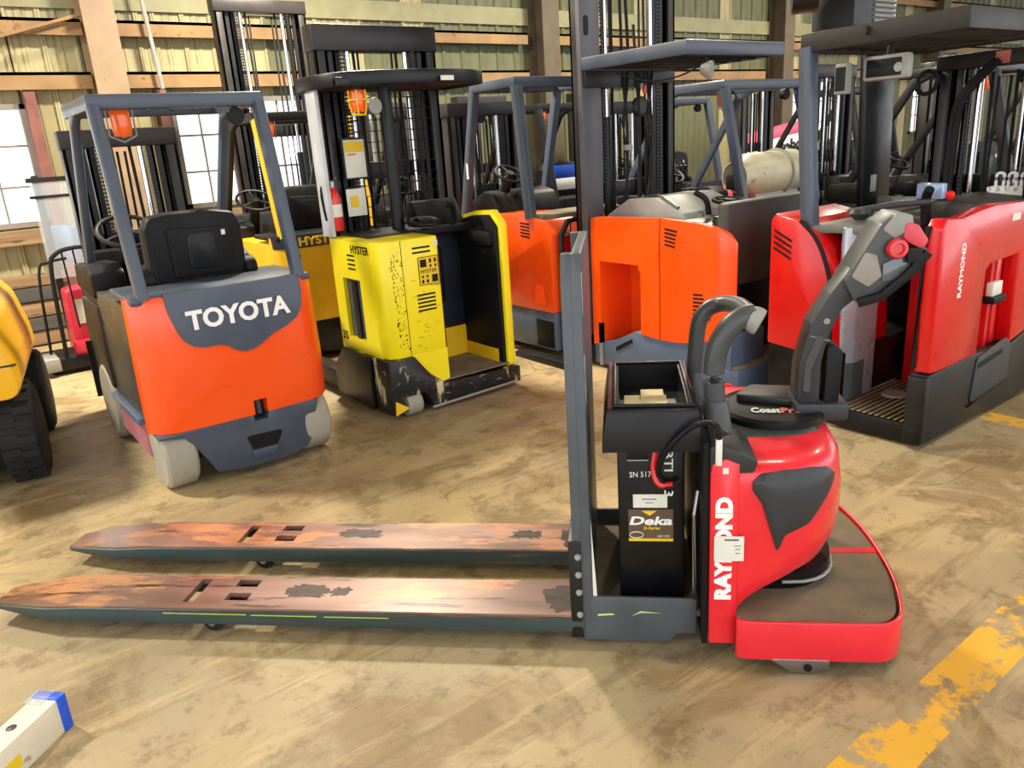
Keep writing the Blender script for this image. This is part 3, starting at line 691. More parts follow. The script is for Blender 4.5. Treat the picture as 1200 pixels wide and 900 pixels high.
def guard_top(t, x0, x1, y0, y1, z, m, bars=6, th=.07, parent=None, wd=.06):
    g = t.add('overhead_guard', MB().sweep([(x0, y0, z-th/2), (x1, y0, z-th/2), (x1, y1, z-th/2), (x0, y1, z-th/2)], rrect(wd, th, .012, 2), closed=True), m, parent)
    for i in range(bars):
        xx = x0+(x1-x0)*(i+1)/(bars+1)
        t.add('guard_bar', MB().bar([(xx, y0, z-.03), (xx, y1, z-.03)], .022, .035), m, g)
    return g

def beacon(t, c, m, cage=None):
    b = t.add('beacon', MB().lathe([(.045, 0), (.05, -.02), (.05, -.09), (.04, -.13), (.0, -.14)], c, (0, 0, 1), 16), m)
    t.add('beacon_base', MB().cyl((c[0], c[1], c[2]), (c[0], c[1], c[2]+.025), .055, seg=16), m_black, b)
    if cage:
        for i in range(6):
            a = i*math.pi/3; t.add('cage_wire', MB().tube([(c[0]+.062*math.cos(a), c[1]+.062*math.sin(a), c[2]), (c[0]+.062*math.cos(a), c[1]+.062*math.sin(a), c[2]-.1), (c[0]+.045*math.cos(a), c[1]+.045*math.sin(a), c[2]-.15)], .005, 5), cage, b)
        for q, rr in ((-.06, .063), (-.15, .045)):
            t.add('cage_wire', MB().tube([(c[0]+rr*math.cos(i*math.pi/8), c[1]+rr*math.sin(i*math.pi/8), c[2]+q) for i in range(16)], .005, 5, closed=True), cage, b)
    else:
        t.add('beacon_guard', MB().tube([(c[0]-.065, c[1], c[2]+.01), (c[0]-.065, c[1], c[2]-.13), (c[0], c[1], c[2]-.16), (c[0]+.065, c[1], c[2]-.13), (c[0]+.065, c[1], c[2]+.01)], .005, 5), m_ltgrey, b)
    return b

def steering_wheel(t, c, tilt=25, r=.17, m=None, column=True):
    m = m or m_black; M_ = Matrix.Translation(c) @ Matrix.Rotation(R(tilt), 4, 'X')
    ring = MB().tube([(r*math.cos(i*math.pi/12), r*math.sin(i*math.pi/12), 0) for i in range(24)], .014, 8, closed=True)
    ring.xform(M_); o = t.add('steering_wheel', ring, m)
    sp = MB().lathe([(.0, .02), (.04, .015), (.045, -.02), (.0, -.03)], (0, 0, 0), (0, 0, 1), 14)
    for a in (90, 210, 330): sp.bar([(0, 0, 0), (r*math.cos(R(a)), r*math.sin(R(a)), 0)], .02, .012)
    sp.xform(M_); t.add('spokes', sp, m, o)
    if column:
        e = M_ @ Vector((0, 0, -.45)); t.add('steering_column', MB().cyl(tuple(M_ @ Vector((0, 0, -.02))), tuple(e), .04, .06, 14), m, o)

# ------------------------------------------------------------------ seated counterbalance truck
def counterbalance(name, label, loc, body, trim, guard, text=None, tyre=None, mast_z=2.0, hood=None, gz=2.10, seat=True, tank=False, detail=True, low_guard=None, rot=0, mast_y=1.92, wide=.515, mx=(-.37, .37), flen=.8, pb=None, band=None):
    t = Thing(name, label, 'forklift', loc, rot); tyre = tyre or m_beige; hood = hood or m_dark
    W = wide
    bow = lambda x: .03*(x/W)**2 + .10*max(0, (abs(x)-(W-.13))/.13)**2
    # counterweight shell with tow-pin opening
    us = sorted(set([round(q, 4) for q in lin(-W, W, 24)]+[.03, .105, -W+.01, W-.01, -W+.035, W-.035])); vs_ = [.355, .40, .44, .46, .6, .8, .95, 1.05, 1.09]
    hole = lambda u, v: .03 < u < .105 and v < .44
    def warp(u, v, k):
        top = .03*max(0, (v-.95)/.14)**2; lean = .02*max(0, (.6-v)/.25)
        bot = v-.05*(u/W)**2*0
        return (u*(1-.02*max(0, (v-.6)/.49)), (bow(u)+top+lean)*(1-k)+.18*k, bot)
    cw = t.add('counterweight', MB().holes(us, vs_, hole, 0, 1, warp), body)
    t.add('tow_pin_pocket', MB().box(.02, .115, .10, .14, .29, .45), m_black, cw)
    t.add('tow_pin', MB().cyl((.067, .07, .345), (.067, .07, .44), .018, seg=10), m_slate, cw)
    # lettered upper panel
    pb = pb or [(-.33, 1.04), (-.325, 1.0), (-.30, .90), (-.275, .85), (-.235, .815), (-.18, .80), (-.10, .80), (-.06, .785), (-.015, .75), (.03, .735), (.09, .745), (.15, .775), (.20, .805), (.28, .83), (.35, .87), (.385, .92), (.40, 1.0), (.405, 1.05)]
    def pint(x):
        for k in range(len(pb)-1):
            if pb[k][0] <= x <= pb[k+1][0]: f = (x-pb[k][0])/(pb[k+1][0]-pb[k][0]); return pb[k][1]*(1-f)+pb[k+1][1]*f
        return pb[-1][1]
    xs_ = sorted(set([p[0] for p in pb]+lin(pb[0][0], pb[-1][0], 20))); V = []; Fq = []; n = len(xs_)
    prof_ = lambda z: .03*max(0, (z-.95)/.14)**2 + .02*max(0, (.6-z)/.25)
    for off in (.012, -.02):
        for x in xs_:
            zb = pint(x)
            for q in (0, .5, 1):
                z = zb+(1.105-zb)*q; V.append((x, bow(x)+prof_(min(z, 1.09))-off, z))
    for i in range(n-1):
        for j in (0, 1):
            a = i*3+j; Fq.append((a, a+3, a+4, a+1)); b = a+n*3; Fq.append((b, b+1, b+4, b+3))
        a = i*3; Fq += [(a, a+n*3, a+3+n*3, a+3), (a+2, a+5, a+5+n*3, a+2+n*3)]
    for i in (0, n-1):
        a = i*3; Fq += [(a, a+1, a+1+n*3, a+n*3), (a+1, a+2, a+2+n*3, a+1+n*3)]
    pn = t.add('upper_panel', MB().add(V, Fq), trim, cw)
    if text: t.text(text, (.03, -.0145, .955), (1, .0, 0), (0, .05, 1), .56, .105, m_white, pn, depth=.008, bold=.035)
    t.add('deck', MB().box(-W+.03, W-.03, .06, .60, 1.06, 1.10, .012), trim, cw)
    # rear bumper with its scooped grip
    bp_ = [(-W+.02, .354), (-W+.02, .335), (-.36, .315), (-.30, .22), (-.22, .07), (-.05, .045), (.22, .045), (.32, .08), (.365, .16), (.395, .28), (.42, .354), (.108, .354), (.108, .31), (.028, .31), (.028, .354)]
    bu = t.add('bumper', MB().prism(bp_, 'y', .035, .20, .012), trim, label='slate lower bumper')
    t.add('grip_recess', MB().prism(fillet([(-.04, .235), (.175, .225), (.11, .11), (-.0, .115)], .015), 'y', .028, .06), m_black, bu)
    t.add('grip_lip', MB().prism(fillet([(-.03, .15), (.14, .145), (.11, .10), (-.01, .10)], .012), 'y', .015, .05, .004), trim, bu)
    # chassis sides
    t.add('chassis', MB().box(-W+.17, W-.17, .2, 1.75, .12, .38, .01), m_dark)
    t.add('hood', MB().box(-W+.035, W-.035, .17, 1.12, .37, 1.03, .012), hood, label='scuffed metal battery hood')
    t.add('floor_plate', MB().box(-W+.06, W-.06, 1.12, 1.72, .36, .40, .005), m_dark)
    for s in (-1, 1):
        t.add('step_plate', MB().prism([(.36, .15), (1.08, .15), (1.08, .34), (.40, .34)], 'x', s*(W-.03)-.006, s*(W-.03)+.006), m_pink)
        t.add('sill', MB().box(s*(W-.02)-.02, s*(W-.02)+.02, .40, 1.15, .335, .375, .004), m_slate2)
        t.add('front_fender', MB().prism(fillet([(1.10, .40), (1.10, .94), (1.62, .94), (1.70, .70), (1.72, .40)], .03), 'x', min(s*(W-.16), s*(W-.02)), max(s*(W-.16), s*(W-.02)), .01), m_dark)
        t.add('fender_cover', MB().prism(fillet([(1.08, .98), (1.08, 1.13), (1.18, 1.18), (1.62, 1.16), (1.68, 1.0)], .04), 'x', min(s*(W-.22), s*(W-.02)), max(s*(W-.22), s*(W-.02)), .015), m_black)
        t.add('cowl', MB().box(min(s*(W-.24), s*(W-.04)), max(s*(W-.24), s*(W-.04)), 1.12, 1.7, .6, 1.0, .015), m_dark)
        t.add('mud_flap', MB().box(min(s*(W-.10), s*(W+.01)), max(s*(W-.10), s*(W+.01)), 1.70, 1.715, .22, .62), m_rubber)
    # wheels
    for s in (-1, 1):
        wheel(t, (s*(W-.12), .22, .20), .20, .17, tyre, m_dark)
        wheel(t, (s*(W-.11), 1.38, .26), .26, .20, tyre, m_dark)
    # seat
    if seat:
        sb = fillet([(-.27, 1.06), (.24, 1.06), (.27, 1.14), (.275, 1.38), (.24, 1.46), (.10, 1.485), (-.13, 1.485), (-.24, 1.47), (-.275, 1.40), (-.28, 1.16)], .05)
        so = t.add('seat_back', MB().prism(sb, 'y', .46, .60, .035), m_black)
        t.add('seat_back_panel', MB().prism(fillet([(-.15, 1.12), (.19, 1.12), (.2, 1.38), (-.16, 1.40)], .02), 'y', .445, .47, .008), m_black, so)
        t.add('seat_pocket', MB().prism(fillet([(-.06, 1.16), (.10, 1.16), (.10, 1.36), (-.06, 1.36)], .04), 'y', .437, .45, .004), m_blackg, so)
        t.add('seat_tag', MB().box(.14, .162, .440, .446, 1.335, 1.365), m_cream, so)
        t.add('seat_cushion', MB().box(-.25, .25, .55, 1.05, 1.02, 1.16, .04), m_black)
        for s in (-1, 1): t.add('seat_hinge', MB().lathe([(.05, -.04), (.07, -.03), (.07, .03), (.05, .04)], (s*.29, .52, 1.12), (1, 0, 0), 16), m_black, so)
    steering_wheel(t, (-.22, 1.18, 1.36), 30)
    t.add('dashboard', MB().prism([(1.45, .6), (1.72, .6), (1.72, 1.22), (1.55, 1.22)], 'x', -W+.1, W-.1, .02), m_black)
    for k in range(3): t.add('lever', MB().cyl((.18+.06*k, 1.45, 1.2), (.18+.06*k, 1.40, 1.38), .008, seg=8).lathe([(0, .03), (.016, .02), (.018, 0), (0, -.01)], (.18+.06*k, 1.40, 1.38), (0, 0, 1), 10), m_black)
    # overhead guard
    gx = W-.095
    for s in (-1, 1):
        t.add('guard_post', MB().bar([(s*gx, .08, 1.08), (s*gx, .17, 1.5), (s*gx, .30, gz-.06)], .06, .085, (0, 1, 0), .015), low_guard or guard)
        t.add('guard_post', MB().bar([(s*gx, 1.72, .55), (s*gx, 1.50, 1.1), (s*gx, 1.05, 1.80), (s*gx, .92, gz-.10), (s*gx, .78, gz-.045)], .05, .07, (0, 1, 0), .015), guard)
    guard_top(t, -gx, gx, .31, 1.02, gz, guard, 5, .075)
    beacon(t, (-gx+.14, .42, gz-.07), m_amber)
    t.add('work_lamp', MB().lathe([(.0, -.03), (.04, -.02), (.05, .02), (.045, .035), (0, .03)], (gx-.12, .36, gz-.12), (0, -1, 0), 16), m_black)
    if mast_z: mast(t, mx[0], mx[1], mast_y, mast_z, flen=flen)
    return t

def tank_on(t, y, z, m_tank, L=.82, r=.185):
    o = t.add('propane_tank', MB().lathe([(r*.35, -L/2+.10), (r*.6, -L/2+.03), (r*.66, -L/2), (r*.7, -L/2), (r*.74, -L/2+.06), (r, -L/2+.16), (r, L/2-.14), (r*.8, L/2-.03), (r*.5, L/2), (0, L/2)], (0, y, z), (1, 0, 0), 28), m_tank)
    t.add('valve', MB().box(-L/2-.05, -L/2+.08, y-.05, y+.05, z-.10, z+.02, .012), m_black, o)
    t.add('tank_strap', MB().tube([(.10, y+(r+.006)*math.cos(i*math.pi/14), z+(r+.006)*math.sin(i*math.pi/14)) for i in range(28)], .014, 6, closed=True, up=(1, 0, 0)), m_ltgrey, o)
    t.add('tank_bracket', MB().box(-.3, .3, y-.1, y+.1, z-r-.08, z-r+.03, .01), m_ltgrey, o)

T1 = counterbalance('electric_forklift', 'orange and slate electric forklift with white lettering and pale tyres', (1.235, 4.22, 0), m_orange, m_slate, m_slate, 'TOYOTA', hood=mat('scuffed_battery_panel', (84, 80, 72), .45, .4, var=.3, wear=((40, 36, 34), .58, 5, (1, 1, 1))))
# ------------------------------------------------------------------ yellow reach truck
def reach_yellow():
    t = Thing('reach_truck', 'scuffed yellow stand-up reach truck with a black scraped skirt', 'reach truck', (2.24, 4.43, 0))
    plan = fillet([(.0, .11), (.03, .11), (.03, .70), (.45, .70), (.45, 0), (.09, .0), (.02, .04)], [0, 0, 0, 0, .02, .05, .05], 4)
    bo = t.add('body', MB().prism(plan, 'z', .41, 1.185, .012).prism([(.17, .42), (.45, .42), (.45, .2), (.40, .185), (.30, .26)], 'y', 0.001, .70), m_yel, label='dented yellow motor cover')
    us = [.105, .12, .26, .30, .36, .5, .56, .60, .68, .70]; vs_ = [.40, .50, .56, .85, .92, .97, 1.1, 1.16, 1.18]
    def wl(u, v, k): return (.0+.03*k, u, v-(.012 if v > 1.17 and (u < .02 or u > .69) else 0))
    t.add('side_shell', MB().holes(us, vs_, lambda u, v: .30 < u < .56 and .50 < v < .92, 0, 1, wl), m_yel, bo)
    t.add('side_opening', MB().box(.028, .032, .30, .56, .50, .92), m_frame, bo)
    t.add('opening_strut', MB().box(.012, .03, .40, .46, .5, .9), m_dark, bo)
    t.text('35', (-.001, .63, .50), (0, -1, 0), (0, 0, 1), .085, .06, m_black, bo, bold=.02)
    t.text('HYSTER', (-.0015, .25, 1.125), (0, -1, 0), (0, 0, 1), .26, .055, m_black, bo, bold=.02)
    for i in range(4): t.add('vent', MB().box(-.002, .004, .34, .45, .985+.03*i, .997+.03*i), m_black, bo)
    for i in range(2): t.add('vent', MB().box(.25, .385, -.002, .01, 1.085+.03*i, 1.097+.03*i), m_black, bo)
    for i in range(5): t.add('vent', MB().box(.255, .395, -.002, .01, .70+.026*i, .712+.026*i), m_black, bo)
    t.add('panel_seam', MB().box(.165, .169, -.0015, .01, .42, 1.18), m_dark, bo)
    dec = t.add('emblem_plate', MB().box(.285, .435, -.003, .0, .875, 1.055), m_yelstk, bo)
    for x0, x1, z0, z1 in ((.285, .435, .872, .876), (.285, .435, 1.054, 1.058), (.283, .287, .874, 1.056), (.433, .437, .874, 1.056)):
        t.add('emblem_border', MB().box(x0, x1, -.0045, -.002, z0, z1), m_black, dec)
    for x0, x1, z0, z1 in ((.298, .345, .99, 1.04), (.38, .425, .885, .935)):
        t.add('emblem_block', MB().box(x0, x1, -.0045, -.002, z0, z1), m_black, dec)
    for xx in (.375, .413):
        t.add('emblem_block', MB().box(xx-.008, xx+.008, -.0045, -.002, 1.015, 1.042).box(xx-.006, xx+.008, -.0045, -.002, .985, 1.003), m_black, dec)
    for xx in (.31, .345):
        t.add('emblem_block', MB().box(xx-.008, xx+.008, -.0045, -.002, .885, .908).box(xx-.006, xx+.008, -.0045, -.002, .92, .936), m_black, dec)
    t.text('HYSTER', (.36, -.0035, .962), (1, 0, 0), (0, 0, 1), .125, .024, m_black, dec, bold=.01)
    t.add('sticker', MB().box(.415, .445, -.0035, 0, 1.12, 1.155), m_cream, bo)
    rnd = random.Random(3); sc = MB()
    for k in range(120):
        z0 = .46+.66*rnd.random()**1.1; x0 = .085+.075*rnd.random()**1.6; w_ = .003+.012*rnd.random()**2; h_ = .003+.014*rnd.random()
        sc.prism([(x0, z0), (x0+w_, z0+h_*.3), (x0+w_*.8, z0+h_), (x0+w_*.1, z0+h_*.7)], 'y', -.0012, .001)
    for k in range(26):
        z0 = .42+.55*rnd.random(); x0 = .19+.23*rnd.random(); w_ = .012+.03*rnd.random(); a_ = (rnd.random()-.5)*.02
        sc.prism([(x0, z0), (x0+w_, z0+a_), (x0+w_, z0+a_+.002), (x0, z0+.0025)], 'y', -.0012, .001)
    so_ = t.add('scuff_marks', sc, mat('scuff_brown', (58, 46, 16), .6), bo); so_['kind'] = 'stuff'
    # skirt
    sk = [(-.02, .41), (.18, .41), (.30, .25), (.40, .18), (1.05, .155), (1.05, .04), (.30, .03), (.25, .15), (.03, .15), (.0, .035), (-.02, .035)]
    so = t.add('skirt', MB().prism(sk, 'y', -.02, .60, .006), m_skirt, label='black lower skirt scraped to bare metal')
    t.add('side_skirt', MB().prism(fillet([(.22, .035), (.80, .05), (.80, .25), (.62, .42), (.22, .41)], .03), 'x', -.045, -.02, .008), m_blackg, so)
    t.add('skirt_patch', MB().prism([(-.008, .04), (.10, .07), (.0, .14)], 'y', -.024, -.019), m_yelstk, so)
    t.add('skirt_lip', MB().tube([(.28, -.024, .032), (.60, -.028, .04), (1.0, -.024, .048)], .009, 6), m_ltgrey, so)
    wheel(t, (.15, .045, .082), .082, .11, m_beige, m_dark, 'caster')
    wheel(t, (1.02, .12, .075), .075, .07, m_beige, m_dark, 'caster')
    for s in (0, 1):
        xx = .0+s*.90
        t.add('outrigger', MB().prism([(.6, .05), (1.6, .05), (1.62, .10), (1.55, .16), (.6, .19)], 'x', xx, xx+.13, .006), m_dark)
        wheel(t, (xx+.065, 1.5, .065), .065, .09, m_beige, m_dark, 'load_wheel')
    # operator bay
    t.add('floor_mat', MB().box(.43, .97, .0, .5, .185, .195), m_mat)
    t.add('kick_plate', MB().box(.455, .93, .485, .5, .195, .42), m_yel2)
    t.add('kick_plate', MB().box(.925, .945, .08, .485, .195, .29), m_yel2)
    bay = t.add('bay_panel', MB().box(.45, .95, .5, .56, .195, 1.13, .01), mat('navy_black_panel', (30, 34, 46), .4, var=.2), label='dark inner wall of the operator bay')
    t.add('knee_cushion', MB().box(.50, .76, .44, .51, .62, 1.05, .04), m_black, bay)
    t.add('bay_liner', MB().box(.448, .462, .02, .5, .195, 1.15), m_black, bay)
    rw = t.add('side_wall', MB().prism(fillet([(.0, .165), (.0, 1.20), (.10, 1.29), (.30, 1.28), (.7, 1.2), (.7, .165)], .03), 'x', .965, 1.03, .014), m_yel, label='yellow side wall of the operator bay')
    t.add('wall_liner', MB().prism(fillet([(.025, .17), (.025, 1.18), (.11, 1.26), (.30, 1.25), (.68, 1.17), (.68, .17)], .03), 'x', .935, .966, .006), m_black, rw)
    t.add('arm_pad', MB().box(.89, .97, .06, .42, 1.04, 1.16, .03), m_black, rw)
    t.add('console', MB().box(.10, .95, .30, .75, 1.15, 1.20, .015), m_black)
    t.add('dash', MB().prism([(.38, 1.15), (.62, 1.15), (.62, 1.36), (.52, 1.38)], 'x', .58, .95, .015), m_black)
    t.add('control_handle', MB().tube([(.8, .35, 1.18), (.8, .32, 1.28), (.76, .28, 1.34), (.70, .27, 1.35)], .022, 8, smooth=3), m_black)
    steering_wheel(t, (.55, .30, 1.25), 10, .10, column=False)
    # posts, guard, mast
    t.add('guard_post', MB().tube([(.46, .53, 1.15), (.46, .53, 2.16)], .045, 16), m_blackg)
    t.add('guard_pillar', MB().box(.0, .03, .64, .80, 1.186, 2.15, .008), mat('pale_grey_paint', (196, 200, 206), .35, coat=.3), label='pale grey front pillar of the guard')
    gpl = [(.0, .85), (.0, .64), (.10, .38), (.42, .24), (.80, .23), (1.08, .30), (1.14, .45), (1.14, .85)]
    gp = [tuple(p)[:2] for p in smooth_path([(x, y, 0) for x, y in gpl], 3)]
    go = t.add('overhead_guard', MB().sweep([(x, y, 2.185) for x, y in gp], rrect(.04, .09, .01, 2), closed=True), m_blackg)
    for i in range(9):
        yy = .30+.06*i; t.add('guard_bar', MB().bar([(.03, yy+.05, 2.17), (1.03, yy+.05, 2.17)], .012, .05), m_dark, go)
    t.add('plate', MB().box(.70, .80, .178, .185, 2.155, 2.185), m_cream, go)
    beacon(t, (.20, .42, 2.12), m_amber, m_yelstk)
    t.add('mirror', MB().lathe([(.0, .015), (.05, .01), (.055, 0), (0, -.005)], (.30, .38, 2.02), (.2, -1, 0), 16), m_ltgrey)
    mast(t, .14, 1.10, .86, 2.58, beam=.17, stage=3, flen=.55)
    # wire mesh screen
    for i in range(11):
        xx = .24+.07*i; t.add('mesh_wire', MB().box(xx-.003, xx+.003, .815, .821, 1.2, 2.1), m_black)
    for i in range(13):
        zz = 1.2+.075*i; t.add('mesh_wire', MB().box(.22, 1.0, .821, .827, zz-.003, zz+.003), m_black)
    cb = t.add('clipboard', MB().box(.225, .40, .79, .80, 1.56, 1.83, .003), m_cream, label='framed instruction sheet')
    t.add('header', MB().box(.24, .385, .787, .791, 1.74, 1.81), m_yelstk, cb)
    t.add('header', MB().box(.26, .32, .786, .791, 1.72, 1.728), m_redknob, cb)
    t.add('clipboard_frame', MB().sweep([(.225, .788, 1.56), (.40, .788, 1.56), (.40, .788, 1.83), (.225, .788, 1.83)], rrect(.012, .012, .002, 2), closed=True, up=(0, 1, 0)), m_dark, cb)
    cb = t.add('paper_card', MB().box(.215, .36, .79, .797, 1.30, 1.49), m_cream)
    t.add('card_patch', MB().box(.24, .30, .787, .791, 1.36, 1.44), m_yelstk, cb)
    return t
reach_yellow()
ex = Thing('fire_extinguisher', 'small red fire extinguisher hung on the yellow reach truck', 'extinguisher', (2.30, 5.12, 1.22))
ex.add('cylinder', MB().lathe([(0, 0), (.05, .005), (.055, .02), (.055, .22), (.04, .27), (.02, .29), (.02, .31)], (0, 0, 0), (0, 0, 1), 18), m_redknob)
ex.add('label_band', MB().lathe([(.0555, .10), (.0558, .105), (.0558, .18), (.0555, .185)], (0, 0, 0), (0, 0, 1), 18), m_cream)
ex.add('valve', MB().box(-.012, .012, -.02, .02, .30, .34).bar([(0, .0, .335), (-.0, -.09, .36)], .014, .008), m_steel)
ex.add('hose', MB().tube([(0, .02, .33), (-.06, .03, .30), (-.068, .02, .18), (-.066, 0, .08)], .009, 6, smooth=4), m_black)

# ------------------------------------------------------------------ orange reach truck, seen from its left side
def reach_orange():
    t = Thing('reach_truck', 'orange and slate reach truck with a tall dark mast and side recess', 'reach truck', (4.0, 3.08, 0))
    top = [(-.01, 1.04), (.03, 1.09), (.10, 1.125), (.25, 1.155), (.6, 1.178), (1.24, 1.165), (1.30, 1.15)]
    bot = [(-.01, .445), (.24, .36), (.43, .33), (.6, .325), (.75, .335), (.86, .33), (.95, .28), (1.06, .235), (1.30, .18)]
    def ip(pl, x):
        for k in range(len(pl)-1):
            if pl[k][0] <= x <= pl[k+1][0]: f = (x-pl[k][0])/(pl[k+1][0]-pl[k][0]); return pl[k][1]*(1-f)+pl[k+1][1]*f
        return pl[-1][1]
    us = sorted(set([round(q, 3) for q in lin(-.01, 1.29, 26)]+[.78, .80, .83, 1.20, .592, .604])); vs_ = [.15, .3, .45, .6, .75, .80, .825, .84, .95, 1.05, 1.2]
    def hole(u, v):
        if .592 < u < .604: return True
        return .78 < u < 1.20 and v < .84 and not (u < .80 and v > .80)
    def wp(u, v, k):
        z = min(max(v, ip(bot, u)), ip(top, u))
        dx = .05*max(0, (.10-u)/.11)**2
        if k < .5: return (dx+.008*max(0, (z-ip(top, u)+.05)/.05)**2, u, z)
        return (.06, u, z)
    bo = t.add('body_shell', MB().holes(us, vs_, hole, 0, 1, wp), m_orange)
    t.add('core', MB().prism([(.2, .33), (.78, .33), (.78, 1.13), (.2, 1.1)], 'x', .055, .35).prism([(.78, .85), (1.29, .85), (1.29, 1.13), (.78, 1.13)], 'x', .055, .35), m_orange, bo)
    t.add('recess_wall', MB().box(.33, .35, .78, 1.29, .2, .9).box(.06, .35, 1.20, 1.22, .2, .85), m_orange2, bo)
    t.add('top_cap', MB().prism([(.16, 1.10), (.2, 1.14), (.6, 1.172), (1.28, 1.155), (1.28, 1.13), (.16, 1.09)], 'x', .03, .36, .006), m_grey, bo)
    for i in range(5): t.add('vent', MB().prism([(.46-.004*i, .985+.026*i), (.55, 1.0+.026*i), (.55, 1.012+.026*i), (.46-.004*i, .997+.026*i)], 'x', -.002, .012), m_black, bo)
    for i in range(7): t.add('vent', MB().prism([(.15+.012*i, .53+.026*i), (.30, .525+.026*i), (.30, .537+.026*i), (.15+.012*i, .542+.026*i)], 'x', -.002, .012), m_black, bo)
    base = t.add('base', MB().prism([(-.01, .05), (1.29, .03), (1.29, .19), (1.06, .245), (.86, .34), (.6, .335), (.24, .37), (-.01, .455)], 'x', .008, .36, .008), m_slate2, label='bluish slate base')
    t.add('base_slot', MB().prism([(.88, .255), (1.05, .16), (1.05, .195), (.88, .285)], 'x', .004, .012), m_black, base)
    t.add('base_rail', MB().box(.0, .03, 1.20, 1.23, .02, .36), m_ltgrey, base)
    # rear platform and operator bay
    pl = fillet([(-.01, .35), (-.01, .03), (.03, -.05), (.5, -.10), (1.0, -.06), (1.03, .0), (1.03, .35)], .04)
    po = t.add('platform', MB().prism(pl, 'z', .05, .215, .01), m_slate2)
    t.add('platform_mat', MB().prism([(x*.97+.015, y*.97+.01) for x, y in pl], 'z', .215, .235), m_mat, po)
    bay = t.add('bay_panel', MB().box(.06, 1.02, .14, .20, .235, 1.2, .01), m_blackg)
    t.add('back_cushion', MB().box(.05, 1.0, .06, .16, .74, 1.285, .03), mat('olive_black_vinyl', (56, 53, 46), .55, var=.15), bay, label='dark vinyl back cushion')
    t.add('bay_liner', MB().box(.06, .08, .02, .15, .235, 1.05), m_black, bay)
    t.add('side_wall', MB().prism(fillet([(-.02, .2), (-.02, 1.1), (.2, 1.2), (1.29, 1.16), (1.29, .2)], .05), 'x', .97, 1.03, .01), m_orange)
    t.add('front_block', MB().box(.35, .98, .46, 1.29, .06, 1.12), m_dark)
    co = t.add('console', MB().prism(fillet([(.45, 1.15), (.5, 1.20), (.75, 1.30), (1.0, 1.29), (1.22, 1.17), (1.22, 1.15)], .04), 'x', .12, .75, .02), m_ltgrey, label='light grey domed console')
    t.add('console_rib', MB().tube([(.14, .55, 1.235), (.2, .8, 1.31), (.3, 1.1, 1.26)], .012, 6, smooth=3), m_grey, co)
    t.add('control_stalk', MB().tube([(.3, .42, 1.18), (.28, .43, 1.28), (.25, .5, 1.33)], .02, 8, smooth=3), m_black)
    steering_wheel(t, (.42, .34, 1.26), 8, .11, column=False)
    # guard
    go = guard_top(t, -.02, .95, .35, 1.28, 2.27, m_slate, 0, .09, wd=.03)
    for i in range(7):
        yy = .42+.12*i
        t.add('guard_louvre', MB().prism([(yy, 2.19), (yy+.07, 2.25), (yy+.075, 2.245), (yy+.01, 2.18)], 'x', 0, .93), m_dark, go)
    lm = t.add('spot_lamp', MB().lathe([(0, -.05), (.03, -.05), (.055, .0), (.058, .02), (.05, .022)], (.28, .42, 2.10), (.4, -.9, -.15), 18), m_ltgrey)
    t.add('lamp_lens', MB().lathe([(.0, .012), (.05, .016), (.05, .019), (0, .02)], (.28, .42, 2.10), (.4, -.9, -.15), 18), m_white, lm)
    t.add('lamp_bracket', MB().bar([(.28, .42, 2.12), (.28, .44, 2.2)], .02, .02, (0, 1, 0)), m_black, lm)
    t.add('lamp_cable', MB().tube([(.28, .44, 2.15), (.2, .6, 2.08), (.1, .8, 2.07), (.02, 1.0, 2.14)], .006, 6, smooth=4), m_black, lm)
    # mast
    m_mc = mat('grey_mast_paint', (86, 84, 90), .4, .2, var=.12)
    t.add('mast_cover', MB().box(-.02, .175, 1.315, 1.36, .25, 3.4, .012), m_mc, label='tall smooth grey mast front')
    t.add('hand_hole', MB().prism(fillet([(.02, 2.42), (.06, 2.42), (.06, 2.55), (.02, 2.55)], .018), 'y', 1.309, 1.318), m_black)
    mast(t, .05, 1.03, 1.37, 3.4, m=m_mast, beam=.14, zc=[1.33], stage=3, flen=.0, carr=None)
    t.add('tie_plate', MB().box(.0, .53, 1.29, 1.315, 2.07, 2.26, .004), m_mast)
    t.add('tie_plate', MB().box(.53, .99, 1.34, 1.365, 2.10, 2.30, .004), m_mast)
    t.add('pulley', MB().lathe([(.02, -.02), (.06, -.02), (.075, -.015), (.06, 0), (.075, .015), (.06, .02), (.02, .02)], (.56, 1.30, 1.93), (0, 1, 0), 20), m_dark)
    t.add('red_tag', MB().box(.60, .66, 1.29, 1.31, 2.02, 2.08), m_redknob)
    for k, (xa, xb) in enumerate([(.36, .40), (.42, .36), (.5, .53), (.62, .66), (.68, .62)]):
        t.add('hose', MB().tube([(xa, 1.30, 2.9-.2*k), (xa+.01, 1.29, 2.2), (xb, 1.28, 1.8), ((xa+xb)/2+.02, 1.29, 1.5), (xb, 1.30, 1.2)], .012, 6, smooth=4), m_rubber)
    t.add('hose_clamp', MB().box(.36, .44, 1.265, 1.285, 1.62, 1.66), m_ltgrey)
    for s in (0, 1):
        xx = s*.90
        t.add('outrigger', MB().prism([(1.29, .05), (1.53, .05), (1.53, .14), (1.29, .17)], 'x', xx, xx+.13, .006), m_dark)
        wheel(t, (xx+.065, 1.46, .065), .06, .09, m_beige, m_dark, 'load_wheel')
    wheel(t, (.2, .3, .08), .08, .1, m_rubber, m_dark, 'drive_wheel')
    return t
reach_orange()

